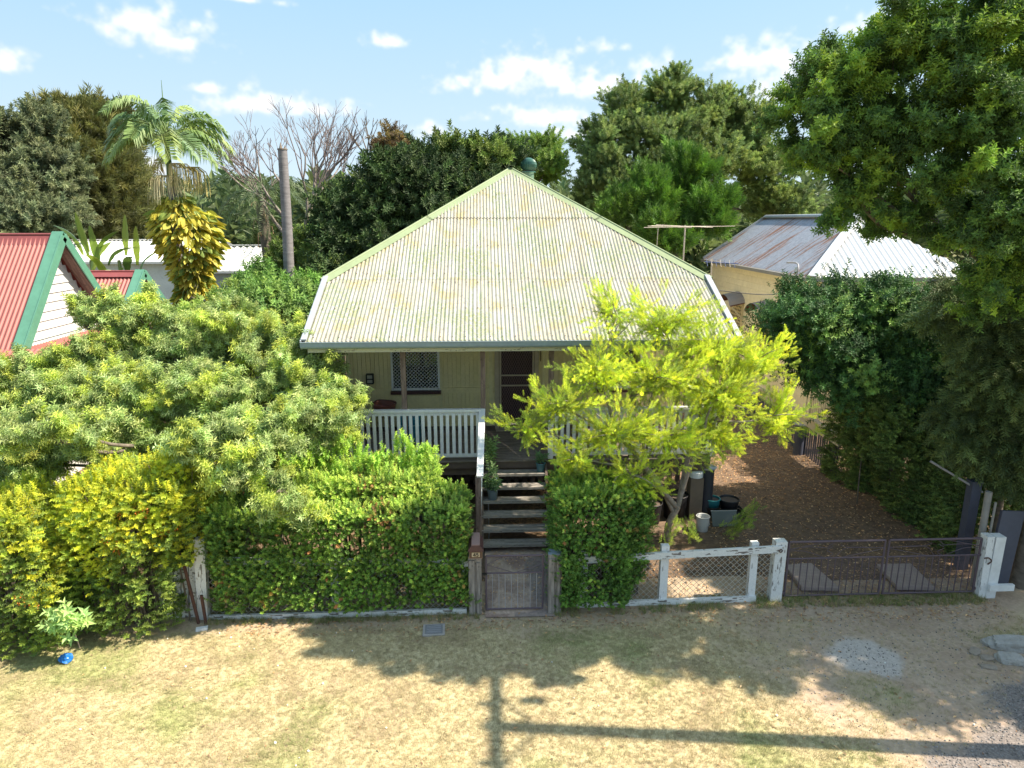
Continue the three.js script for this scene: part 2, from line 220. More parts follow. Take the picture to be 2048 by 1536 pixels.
// ---------------------------------------------------------------- the cottage
const RX0 = -3.2, RX1 = 4.72, RC = 0.76, EZ = -12.2, EY = 4.08, BZ = -14.3, BY = 5.04, AZ = -18.25, AY = 7.46, FL = 1.65, WZ = -14.6, DZ = -12.55;
let screwPts, screwGeo, screwRoof;
const house = thing('cottage', 'cream timber cottage with lichen-stained corrugated hip roof and white front verandah', 'house', [0, 0, 0]);
{
  const roof = grp(house, 'roof');
  const vs = V(0, BY - EY, BZ - EZ), vl = vs.length(), vsl = vs.normalize().toArray(), ms = V(0, AY - BY, AZ - BZ), ml = ms.length(), msl = ms.normalize().toArray(), e = [1, 0, 0], W = RX1 - RX0, half = W / 2;
  const hip = (t) => ml * Math.max(0, 1 - Math.abs(t - half) / half);
  const sw = 0.076 * 10, n = Math.ceil(W / sw);
  for (let i = 0; i < n; i++) {
    const a = i * sw, b = Math.min(W, a + sw);
    pc(roof, 'roof_sheet', corrugated([RX0, EY, EZ], e, vsl, a, b, () => 0, () => vl + 0.03, 0.076, 0.0095, 8, (i % 2) * 0.003), mat.roof);
    for (const [c0, c1, k] of [[-0.07, 2.35, 1], [2.28, ml, 2]]) {
      if (Math.max(hip(a), hip(b), a < half && b > half ? ml : 0) <= c0 + 0.05) continue;
      let aa = a, bb = b; const inv = (h) => half * (1 - h / ml); const lo = Math.max(0, c0); if (hip(aa) < lo) aa = inv(lo); if (hip(bb) < lo) bb = W - inv(lo);
      pc(roof, 'roof_sheet', corrugated([RX0, BY, BZ], e, msl, aa, bb, () => c0, (t) => Math.min(c1, hip(t)), 0.076, 0.0095, 8, 0.013 * k + (i % 2) * 0.003), mat.roof);
    }
  }
  // roofing screws in rows
  { const sg = new THREE.SphereGeometry(0.011, 6, 4), pts = []; for (const [o, sl, rows, lim] of [[[RX0, EY, EZ], vsl, [0.12, 1.1, 2.1], () => vl], [[RX0, BY, BZ], msl, [0.12, 1.15, 2.2, 3.3], hip]]) for (const q of rows) for (let t = 0.076 * 2; t < W; t += 0.076 * 3) { if (q > lim(t) - 0.12) continue; const k = 0.012 + (o[2] === BZ ? (q > 2.28 ? 0.028 : 0.015) : 0.002); pts.push([V(o[0] + t, o[1] + sl[1] * q - sl[2] * k, o[2] + sl[2] * q + sl[1] * k), V(0, 1, 0), rr(0.8, 1.3), [0.16, 0.1, 0.07]]); } screwPts = pts; screwGeo = sg; screwRoof = roof; }
  // side and rear planes
  const A = [RC, AY, AZ], R = [RC, AY, -22], L0 = [RX0, BY, BZ], L1 = [RX0, BY, -26], R0 = [RX1, BY, BZ], R1 = [RX1, BY, -26], uvz = (q) => [q[2], q[1]];
  pc(roof, 'roof_sheet', poly([L0, L1, R, A], uvz), mat.roof); pc(roof, 'roof_sheet', poly([R0, A, R, R1], uvz), mat.roof); pc(roof, 'roof_sheet', poly([L1, R1, R]), mat.roof);
  // hip cappings: two wings and a rounded ridge each
  const cap = (p, q, side) => {
    const d = V(...q).sub(V(...p)).normalize(), nf = V(0, ml ? -(AZ - BZ) : 1, AY - BY).normalize(); nf.set(0, Math.abs(AZ - BZ), AY - BY).normalize();
    const ns = V(side * (AY - BY), half, 0).normalize(), wf = nf.clone().cross(d).normalize(), ws = ns.clone().cross(d).normalize(); if (wf.z < 0) wf.negate(); if (ws.x * side < 0) ws.negate();
    const up = nf.clone().add(ns).normalize(), o = (v, w, k, h) => V(...v).addScaledVector(w, k).addScaledVector(up, h).toArray();
    return [poly([o(p, wf, 0, 0.05), o(q, wf, 0, 0.05), o(q, wf, 0.17, 0.032), o(p, wf, 0.17, 0.032)]), poly([o(p, ws, 0, 0.05), o(p, ws, 0.15, 0.02), o(q, ws, 0.15, 0.02), o(q, ws, 0, 0.05)]), tube([o(p, wf, 0, 0.04), o(q, wf, 0, 0.04)], 0.028, 0.028, 1, 8)];
  };
  const lp = (k, s) => [RC + s * half * (1 - k), BY + (AY - BY) * k, BZ + (AZ - BZ) * k];
  for (const s of [-1, 1]) for (const [k0, k1] of [[-0.02, 0.5], [0.49, 1.0]]) part(roof, 'hip_capping', cap(lp(k0, s), lp(k1, s), s), k0 < 0.2 || s > 0 ? mat.lime : mat.lime);
  part(roof, 'ridge_capping', [tube([[RC, AY + .04, AZ + .1], [RC, AY + .04, -22]], 0.05, 0.05, 1, 8)], mat.lime);
  // verge flashings at the ends of the verandah roof
  for (const s of [0, 1]) { const x = s ? RX1 : RX0; part(roof, 'verge_flashing', [bar([x, EY + 0.035, EZ], [x, BY + 0.04, BZ + 0.02], 0.1, 0.03), bar([x + (s ? 0.05 : -0.05), EY - 0.06, EZ], [x + (s ? 0.05 : -0.05), BY - 0.05, BZ + 0.02], 0.02, 0.18)], mat.galv); }
  // gutter: half round with a front bead, on a fascia board
  const gs_ = new THREE.Shape(); gs_.moveTo(0, 0.06); gs_.absarc(0.05, 0.0, 0.055, Math.PI * 0.9, Math.PI * 2, false); gs_.lineTo(0.11, 0.07); gs_.lineTo(0.102, 0.07); gs_.lineTo(0.1, 0); gs_.absarc(0.05, 0, 0.047, Math.PI * 2, Math.PI * 0.9, true);
  const gg = new THREE.ExtrudeGeometry(gs_, { depth: W + 0.1, bevelEnabled: false }); gg.rotateY(-Math.PI / 2); gg.translate(RX1 + 0.05, EY - 0.07, EZ - 0.03);
  part(roof, 'gutter', [gg, rod([RX0 - .05, EY, EZ + 0.078], [RX1 + .05, EY, EZ + 0.078], 0.009)], mat.gutter);
  pc(roof, 'fascia', bx(W - 0.1, 0.15, 0.028), mat.fascia, RC, EY - 0.13, EZ - 0.06);
  // rafters under the verandah roof
  for (let i = 0; i < 14; i++) pc(roof, 'rafter', bar([RX0 + 0.2 + i * 0.585, EY - 0.1, EZ - 0.12], [RX0 + 0.2 + i * 0.585, BY - 0.1, BZ - 0.2], 0.045, 0.1), mat.trim);
  // spinning ventilator
  const vt = grp(house, 'roof_ventilator'); const vx = 1.27, vz = -18.95, vy = 7.28;
  part(vt, 'neck', tube([[vx, vy - 0.4, vz], [vx, vy + 0.17, vz]], 0.15, 0.14, 1, 20), M(0.13, 0.22, 0.15, 0.45, { map: wearT })); part(vt, 'collar', tube([[vx, vy + 0.15, vz], [vx, vy + 0.18, vz]], 0.185, 0.185, 1, 20), mat.green);
  const fin = []; { const q = []; for (let k = 0; k <= 6; k++) { const f = k / 6, a = -1.2 + f * 2.45; q.push([0.215 * Math.cos(a) + 0.005, 0.18 * Math.sin(a)]); } const P = [], U = []; for (let k = 0; k < 6; k++) { const pt = (j, w) => { const tw = w * 0.17; return [q[j][0] * Math.cos(tw) + w * 0.0, q[j][1], q[j][0] * Math.sin(tw) + w * 0.012]; }; const a = pt(k, 0), b = pt(k + 1, 0), c = pt(k, 1), d = pt(k + 1, 1), lift = (v) => [v[0] * 0.86, v[1], v[2]]; for (const v of [a, b, lift(c), b, lift(d), lift(c)]) { P.push(...v); U.push(v[0], v[1]); } } const g = new THREE.BufferGeometry(); g.setAttribute('position', new THREE.Float32BufferAttribute(P, 3)); g.setAttribute('uv', new THREE.Float32BufferAttribute(U, 2)); g.computeVertexNormals(); fin.push(g); }
  for (let i = 0; i < 26; i++) pc(vt, 'vane', fin[0], mat.green, vx, vy + 0.345, vz, 0, i / 26 * Math.PI * 2, 0);
  part(vt, 'cap', (() => { const g = new THREE.SphereGeometry(0.12, 18, 6, 0, 6.3, 0, 1.0); g.scale(1, 0.5, 1); g.translate(vx, vy + 0.47, vz); return g; })(), mat.green);
  part(vt, 'core', tube([[vx, vy + 0.16, vz], [vx, vy + 0.5, vz]], 0.13, 0.1, 1, 12), mat.dark);

  // front wall: vertical boards with grooves between, a mid rail, window and door openings
  const wall = grp(house, 'front_wall');
  part(wall, 'backing', [bxt(RX1 - RX0 - 0.5, 3.25, 0.05, RC, FL + 1.62, WZ - 0.045)], mat.wall[0]);
  const bw = 0.093, openings = [[-1.97, -0.96, 2.58, 4.3], [0.33, 1.18, FL, 3.75], [2.46, 3.47, 2.58, 4.3]];
  const rails = 2.56; let q = 0;
  for (let x = RX0 + 0.3; x < RX1 - 0.3; x += bw, q++) {
    for (const [y0, y1] of [[FL + 0.02, rails - 0.06], [rails + 0.06, 4.86]]) {
      let segs = [[y0, y1]];
      for (const [a, b, c, d] of openings) if (x + bw / 2 > a - 0.02 && x + bw / 2 < b + 0.02) segs = segs.flatMap(([s, t]) => [[s, Math.min(t, c)], [Math.max(s, d), t]].filter(([m, k]) => k - m > 0.03));
      for (const [s, t] of segs) pc(wall, 'wall_board', bx(bw - 0.008, t - s, 0.018), mat.wall[(q * 7 + (s > 2 ? 1 : 0)) % 4], x + bw / 2, (s + t) / 2, WZ - 0.008);
    }
  }
  for (const [a, b] of [[RX0 + 0.3, -1.99], [-0.94, 0.2], [1.3, 2.44], [3.49, RX1 - 0.3]]) pc(wall, 'mid_rail', bx(b - a, 0.115, 0.026), mat.wall[2], (a + b) / 2, rails, WZ - 0.004);
  for (const x of [RX0 + 0.3, -0.93, 0.17, 1.34, RX1 - 0.3]) pc(wall, 'stud_cover', bx(0.07, 3.2, 0.03), mat.trim, x, FL + 1.61, WZ + 0.002);
  pc(wall, 'bottom_plate', bx(RX1 - RX0 - 0.5, 0.09, 0.03), mat.brown, RC, FL + 0.045, WZ + 0.004);
  for (const x of [RX0 + 0.28, RX1 - 0.28]) pc(house, 'side_wall', bx(0.1, 3.3, 11), mat.wall[1], x, FL + 1.65, WZ - 5.55);
  pc(house, 'rear_wall', bx(RX1 - RX0 - 0.5, 3.3, 0.1), mat.wall[1], RC, FL + 1.65, -25.7);
  part(wall, 'rust_stain', bxt(0.016, 0.7, 0.004, 1.262, 3.55, WZ + 0.02), mat.rust);

  // windows with diamond security grilles
  for (const [a, b, c, d] of [openings[0], openings[2]]) {
    const w = grp(house, 'window'), mx = (a + b) / 2, my = (c + d) / 2, z = WZ + 0.03;
    part(w, 'frame', [bxt(0.045, d - c, 0.05, a, my, z), bxt(0.045, d - c, 0.05, b, my, z), bxt(b - a, 0.05, 0.05, mx, c + 0.03, z), bxt(b - a, 0.05, 0.05, mx, d, z)], mat.alum);
    pc(w, 'pane', bx(b - a, d - c, 0.006), mat.darkGlass, mx, my, WZ - 0.01); pc(w, 'mullion', bx(b - a - 0.05, 0.05, 0.02), mat.maroon, mx, c + 0.85, WZ + 0.004);
    const bars = [], s = 0.079; for (let k = -24; k < 40; k++) for (const dir of [1, -1]) { const x0 = dir > 0 ? a + k * s : b - k * s; let t0 = 0, t1 = d - c; if (dir > 0) { t0 = Math.max(0, a - x0); t1 = Math.min(t1, b - x0); } else { t0 = Math.max(0, x0 - b); t1 = Math.min(t1, x0 - a); } if (t1 - t0 > 0.03) bars.push(rod([x0 + dir * t0, c + t0, z + 0.005 * dir], [x0 + dir * t1, c + t1, z + 0.005 * dir], 0.0062, 4)); }
    part(w, 'grille', bars, mat.alum, true); pc(w, 'sill', bx(b - a + 0.08, 0.07, 0.12), mat.maroon, mx, c - 0.04, WZ + 0.06); pc(w, 'apron', bx(b - a, c - FL - 0.2, 0.02), mat.wall[3], mx, FL + (c - FL) / 2, WZ + 0.006);
  }
  // screen door
  { const dr = grp(house, 'screen_door'), a = 0.38, b = 1.1, z = WZ + 0.05, c = FL + 0.02, d = 3.72;
    part(dr, 'jamb', [bxt(0.09, d - c, 0.06, a - 0.075, (c + d) / 2, z - 0.02), bxt(0.09, d - c, 0.06, b + 0.075, (c + d) / 2, z - 0.02), bxt(b - a + .24, 0.1, 0.06, (a + b) / 2, d + 0.05, z - 0.02)], mat.frame);
    part(dr, 'frame', [bxt(0.04, d - c, 0.03, a, (c + d) / 2, z), bxt(0.04, d - c, 0.03, b, (c + d) / 2, z), bxt(b - a, 0.05, 0.03, (a + b) / 2, c + 0.03, z), bxt(b - a, 0.03, 0.03, (a + b) / 2, FL + 1.02, z), bxt(b - a, 0.03, 0.03, (a + b) / 2, FL + 1.25, z), bxt(b - a, 0.04, 0.03, (a + b) / 2, d - 0.02, z)], mat.frame);
    pc(dr, 'door_leaf', bx(b - a + 0.06, d - c, 0.04), M(0.035, 0.014, 0.02, 0.55), (a + b) / 2, (c + d) / 2, WZ - 0.02);
    const bars = [], s = 0.052; for (let k = -46; k < 16; k++) for (const dir of [1, -1]) { const sl = 0.5, h = d - c - 0.06, x0 = dir > 0 ? a + k * s : b - k * s; let t0 = 0, t1 = h; if (dir > 0) { t0 = Math.max(0, (a - x0) / sl); t1 = Math.min(h, (b - x0) / sl); } else { t0 = Math.max(0, (x0 - b) / sl); t1 = Math.min(h, (x0 - a) / sl); } if (t1 - t0 > 0.04) bars.push(rod([x0 + dir * sl * t0, c + 0.03 + t0, z - 0.008 + 0.003 * dir], [x0 + dir * sl * t1, c + 0.03 + t1, z - 0.008 + 0.003 * dir], 0.0034, 3)); }
    part(dr, 'grille', bars, M(0.18, 0.11, 0.12, 0.5), true); part(dr, 'handle', [bxt(0.03, 0.17, 0.03, b + 0.01, FL + 1.1, z + 0.02), bxt(0.05, 0.02, 0.05, b - 0.01, FL + 1.14, z + 0.04)], mat.dark);
    pc(dr, 'threshold', bx(b - a + .2, 0.03, 0.12), mat.frame, (a + b) / 2, c - 0.005, z + 0.04);
  }
  // verandah: boards, bearers, posts, balustrades
  const dk = grp(house, 'verandah_floor');
  { const bl = [1.9, 2.3, 1.7, 2.1]; for (let r = 0; r < 20; r++) { const z = DZ - 0.05 - r * 0.1025; let x = RX0 + 0.25; for (let k = 0; x < RX1 - 0.26; k++) { const len = Math.min(bl[(r * 3 + k) % 4] + (r % 3) * 0.13, RX1 - 0.25 - x); pc(dk, 'floor_board', bx(len - 0.004, 0.022, 0.097), mat.deck[(r + k * 2) % 3], x + len / 2, FL - 0.011, z); x += len; } } }
  part(house, 'deck_bearer', [bxt(RX1 - RX0 - 0.5, 0.13, 0.045, RC, FL - 0.09, DZ - 0.045), bxt(RX1 - RX0 - 0.5, 0.15, 0.06, RC, FL - 0.235, DZ - 0.12)], mat.brown);
  for (const x of [RX0 + 0.3, RX1 - 0.3]) pc(house, 'floor_joist', bx(0.06, 0.15, 2.0), mat.brown, x, FL - 0.12, DZ - 1.08);
  const PZ = -12.63;
  for (const x of [-3.0, -1.5, 0.0, 1.3, 2.9, 4.5]) pc(house, 'verandah_post', bx(0.095, EY - 0.12 - FL, 0.095), mat.post, x, (FL + EY - 0.12) / 2, PZ - 0.03);
  pc(house, 'verandah_beam', bx(RX1 - RX0 - 0.4, 0.12, 0.07), mat.fascia, RC, EY - 0.14, PZ - 0.03);
  const balustrade = (x0, x1) => { const g = grp(house, 'balustrade'); pc(g, 'top_rail', bx(x1 - x0, 0.045, 0.1), mat.white, (x0 + x1) / 2, FL + 1.02, PZ + 0.04); pc(g, 'upper_rail', bx(x1 - x0, 0.07, 0.035), mat.white, (x0 + x1) / 2, FL + 0.955, PZ + 0.03); pc(g, 'bottom_rail', bx(x1 - x0, 0.07, 0.04), mat.white, (x0 + x1) / 2, FL + 0.11, PZ + 0.03); const n = Math.round((x1 - x0) / 0.114), b = bx(0.062, 0.86, 0.02); for (let i = 0; i < n; i++) pc(g, 'baluster', b, mat.white, x0 + (i + 0.5) * (x1 - x0) / n + (hsh(i, 3, 8) - .5) * 0.006, FL + 0.53, PZ + 0.056, 0, 0, (hsh(i, 5, 9) - .5) * 0.012); };
  balustrade(-2.95, -0.05); balustrade(1.35, 4.45);
  for (const x of [1.3, 4.5]) pc(house, 'rail_end_post', bx(0.1, 1.02, 0.03), mat.white, x, FL + 0.53, PZ + 0.045);
  // side balustrades at the ends of the verandah
  for (const x of [-3.0, 4.5]) { const g = grp(house, 'end_balustrade'); pc(g, 'top_rail', bx(0.09, 0.045, 1.85), mat.white, x, FL + 1.02, PZ - 0.98); pc(g, 'bottom_rail', bx(0.04, 0.07, 1.85), mat.white, x, FL + 0.11, PZ - 0.98); for (let i = 0; i < 15; i++) pc(g, 'baluster', bx(0.02, 0.86, 0.062), mat.white, x, FL + 0.53, PZ - 0.12 - i * 0.123); }
  // stumps and the boarded base
  for (const x of [-2.9, -1.2, 2.6]) pc(house, 'stump', new THREE.CylinderGeometry(0.1, 0.1, 1.3, 12), mat.stump, x, 0.72, DZ - 0.2);
  const cs = grp(house, 'corner_stump'); pc(cs, 'post', new THREE.CylinderGeometry(0.125, 0.125, 1.15, 16), mat.stump, 4.5, 0.78, DZ - 0.2); pc(cs, 'ant_cap', new THREE.CylinderGeometry(0.17, 0.15, 0.03, 16), mat.galv, 4.5, 1.37, DZ - 0.2);
  for (let i = 0; i < 40; i++) pc(house, 'base_batten', bx(0.11, 1.5, 0.02), mat.brown, RX0 + 0.4 + i * 0.186, 0.85, WZ - 0.02);
  part(house, 'base_wall', bxt(RX1 - RX0 - 0.5, 1.6, 0.05, RC, 0.85, WZ - 0.3), mat.deck[1]);

  // steps
  const st = grp(house, 'front_steps'), X0 = -0.06, X1 = 1.22;
  for (let k = 1; k <= 6; k++) pc(st, 'tread', bx(X1 - X0, 0.045, 0.25), mat.tread, (X0 + X1) / 2, FL - (7 - k) * 0.19 - 0.022, -(11.27 + (k - 1) * 0.21) - 0.125, (hsh(k, 1, 2) - .5) * 0.02);
  for (const x of [X0 + 0.02, X1 - 0.02]) pc(st, 'stringer', bar([x, 0.26, -11.2], [x, FL - 0.12, DZ - 0.02], 0.045, 0.24), mat.brown);
  for (let k = 2; k <= 4; k++) part(st, 'bracket', [rod([0.08, FL - (7 - k) * 0.19 - 0.05, -(11.3 + (k - 1) * 0.21) - 0.1], [0.08, FL - (7 - k) * 0.19 - 0.24, -(11.3 + (k - 1) * 0.21) - 0.1], 0.012), bxt(.05, .006, .2, .08, FL - (7 - k) * 0.19 - 0.05, -(11.3 + (k - 1) * 0.21) - 0.12)], mat.steel);
  pc(st, 'newel_post', bx(0.1, 1.6, 0.1), mat.post, -0.1, 1.05, -11.22); pc(st, 'newel_post', bx(0.1, 1.2, 0.1), mat.post, 1.3, 0.85, -11.22);
  pc(st, 'handrail', bar([-0.07, 1.87, -11.15], [-0.02, FL + 1.03, -12.6], 0.115, 0.04), mat.white); pc(st, 'lower_rail', bar([-0.07, 1.07, -11.2], [-0.03, FL + 0.25, -12.55], 0.035, 0.09), mat.white); pc(st, 'middle_rail', bar([-0.07, 1.5, -11.2], [-0.03, FL + 0.68, -12.55], 0.03, 0.09), mat.white);
}
// things on and around the verandah
{
  const l = thing('wall_lamp', 'small black square bulkhead lamp on the cream wall beside the window', 'lamp', [-2.45, 2.85, WZ + 0.05]);
  part(l, 'frame', [bxt(0.15, 0.025, 0.09, 0, 0.1, 0), bxt(0.15, 0.025, 0.09, 0, -0.1, 0), bxt(0.025, 0.2, 0.09, -0.07, 0, 0), bxt(0.025, 0.2, 0.09, 0.07, 0, 0), bxt(0.13, 0.02, 0.02, 0, 0, 0.045)], mat.dark); pc(l, 'diffuser', bx(0.12, 0.18, 0.05), M(0.5, 0.5, 0.46, 0.4), 0, 0, -0.005);
  const t = thing('teal_chest', 'teal plastic storage box standing behind the white balusters', 'box', [-1.55, FL, -13.9]); pc(t, 'body', bx(0.44, 0.5, 0.36), M(0.02, 0.17, 0.26, 0.45), 0, 0.26, 0); pc(t, 'lid', bx(0.47, 0.05, 0.39), M(0.03, 0.24, 0.34, 0.4), 0, 0.535, 0); pc(t, 'rim', bx(0.46, 0.02, 0.38), M(0.2, 0.4, 0.47, 0.4), 0, 0.38, 0);
  const k = thing('wash_tub', 'reddish brown tub with handle on a small stand by the verandah wall', 'tub', [-2.1, FL, -14.15]); const tg = new THREE.LatheGeometry([[0.0, 0.5], [0.2, 0.5], [0.24, 0.74], [0.26, 0.75], [0.25, 0.77], [0.21, 0.75], [0.18, 0.55], [0, 0.55]].map((p) => new THREE.Vector2(...p)), 22);
  pc(k, 'bowl', tg, M(0.20, 0.065, 0.05, 0.5)); part(k, 'handle', tube([[-0.25, 0.76, 0], [-0.14, 0.84, 0.05], [0.1, 0.83, 0.05], [0.25, 0.76, 0]], 0.012, 0.012, 12, 6), M(0.09, 0.04, 0.04, 0.6)); for (const a of [0, 1, 2, 3]) part(k, 'leg', rod([0.16 * Math.cos(a * 1.57 + .78), 0, 0.16 * Math.sin(a * 1.57 + .78)], [0.14 * Math.cos(a * 1.57 + .78), 0.52, 0.14 * Math.sin(a * 1.57 + .78)], 0.015), mat.steel);
}

// ---------------------------------------------------------------- neighbouring houses
{ // red roofed house on the left, its gable end facing right
  const h = thing('red_roof_house', 'white weatherboard house with red corrugated gable roof and green bargeboards', 'house'), GX = -9.4, RZ = -16.05, RY = 5.86, s = 1.17;
  const roof = grp(h, 'roof'), fz = -13.95, bz = -18.15, fy = RY - s * (fz - RZ), dirF = V(0, RY - fy, RZ - fz), lenF = dirF.length(), sF = dirF.normalize().toArray(), dirB = V(0, RY - fy, RZ - bz), sB = dirB.normalize().toArray();
  for (let i = 0; i < 8; i++) { pc(roof, 'roof_sheet', corrugated([GX - 0.02, fy, fz], [-1, 0, 0], sF, i * 0.76, i * 0.76 + 0.76, () => 0, () => lenF, 0.1, 0.013), mat.red); pc(roof, 'roof_sheet', corrugated([GX - 0.02, fy, bz], [-1, 0, 0], sB, i * 0.76, i * 0.76 + 0.76, () => 0, () => lenF, 0.1, 0.013), mat.red); }
  part(roof, 'ridge_capping', [poly([[GX, RY + 0.03, RZ], [GX - 6.1, RY + 0.03, RZ], [GX - 6.1, RY - 0.19, RZ + 0.16], [GX, RY - 0.19, RZ + 0.16]]), poly([[GX, RY + 0.03, RZ], [GX - 6.1, RY + 0.03, RZ], [GX - 6.1, RY - 0.19, RZ - 0.16], [GX, RY - 0.19, RZ - 0.16]]), rod([GX, RY + 0.03, RZ], [GX - 6.1, RY + 0.03, RZ], 0.03, 8)], mat.redCap);
  for (const z of [fz, bz]) { const d = z > RZ ? 1 : -1; part(h, 'bargeboard', [bar([GX + 0.06, RY - 0.02, RZ], [GX + 0.06, fy - 0.05, z], 0.03, 0.2), bar([GX - 0.06, RY + 0.09, RZ], [GX - 0.06, fy + 0.06, z], 0.24, 0.025)], mat.barge); part(h, 'soffit_lining', bar([GX - 0.12, RY - 0.12, RZ], [GX - 0.12, fy - 0.1, z], 0.24, 0.02), mat.post); }
  // weatherboards on the gable
  const gw = grp(h, 'gable_wall'), wx = GX - 0.28;
  for (let y = 1.2, k = 0; y < RY - 0.35; y += 0.19, k++) { const half = Math.min(2.0, (RY - 0.22 - y - 0.1) / s); if (half > 0.05) pc(gw, 'weatherboard', bx(0.02, 0.2, half * 2), mat.wboard, wx + 0.01, y + 0.09, RZ, 0, 0, 0.13); }
  part(gw, 'backing', [poly([[wx - 0.03, 0, RZ - 2], [wx - 0.03, 0, RZ + 2], [wx - 0.03, fy, RZ + 2], [wx - 0.03, RY - 0.2, RZ], [wx - 0.03, fy, RZ - 2]])], mat.wboard); pc(h, 'front_wall', bx(6, 3.4, 0.1), mat.wboard, GX - 3.3, 1.7, RZ + 1.9); pc(h, 'rear_wall', bx(6, 3.4, 0.1), mat.wboard, GX - 3.3, 1.7, RZ - 1.9);
  // low skirt roof below the gable and along the front
  const low = (o, e, s2, w, l, n) => { for (let i = 0; i < n; i++) pc(roof, 'roof_sheet', corrugated(o, e, s2, i * w, i * w + w, () => 0, () => l, 0.1, 0.013), mat.red); };
  const sl = V(0, 0.45, -1).normalize().toArray(); low([GX + 1.5, 2.95, -12.4], [-1, 0, 0], sl, 0.8, 1.75, 9);
  const sl2 = V(-1, 0.45, 0).normalize().toArray(); low([GX + 1.5, 2.9, -12.6], [0, 0, -1], sl2, 0.8, 1.75, 6);
  // the smaller gable behind
  const sx = -9.0, sz = -18.72, sy = 4.85, sg = 0.92, d2 = V(0, sg * 1.8, -1.8), l2 = d2.length(), u2 = d2.normalize().toArray(), u3 = [0, u2[1], -u2[2]];
  for (let i = 0; i < 3; i++) { pc(roof, 'roof_sheet', corrugated([sx, sy - sg * 1.8, sz + 1.8], [-1, 0, 0], u2, i * 0.76, i * 0.76 + 0.76, () => 0, () => l2, 0.1, 0.013), mat.red); pc(roof, 'roof_sheet', corrugated([sx, sy - sg * 1.8, sz - 1.8], [-1, 0, 0], u3, i * 0.76, i * 0.76 + 0.76, () => 0, () => l2, 0.1, 0.013), mat.red); }
  part(roof, 'ridge_capping', [poly([[sx, sy + 0.03, sz], [sx - 2.3, sy + 0.03, sz], [sx - 2.3, sy - 0.1, sz + 0.18], [sx, sy - 0.1, sz + 0.18]]), rod([sx, sy + 0.03, sz], [sx - 2.3, sy + 0.03, sz], 0.03, 8)], mat.redCap);
  for (const d of [1, -1]) part(h, 'bargeboard', [bar([sx + 0.06, sy - 0.02, sz], [sx + 0.06, sy - sg * 1.9, sz + d * 1.9], 0.03, 0.2), bar([sx - 0.06, sy + 0.07, sz], [sx - 0.06, sy + 0.07 - sg * 1.9, sz + d * 1.9], 0.24, 0.025)], mat.barge);
  const g2 = grp(h, 'rear_gable_wall'); for (let y = 2.2; y < sy - 0.3; y += 0.19) { const half = Math.min(1.6, (sy - 0.2 - y) / sg); pc(g2, 'weatherboard', bx(0.02, 0.2, half * 2), mat.wboard, sx - 0.2, y + 0.09, sz, 0, 0, 0.13); }
}
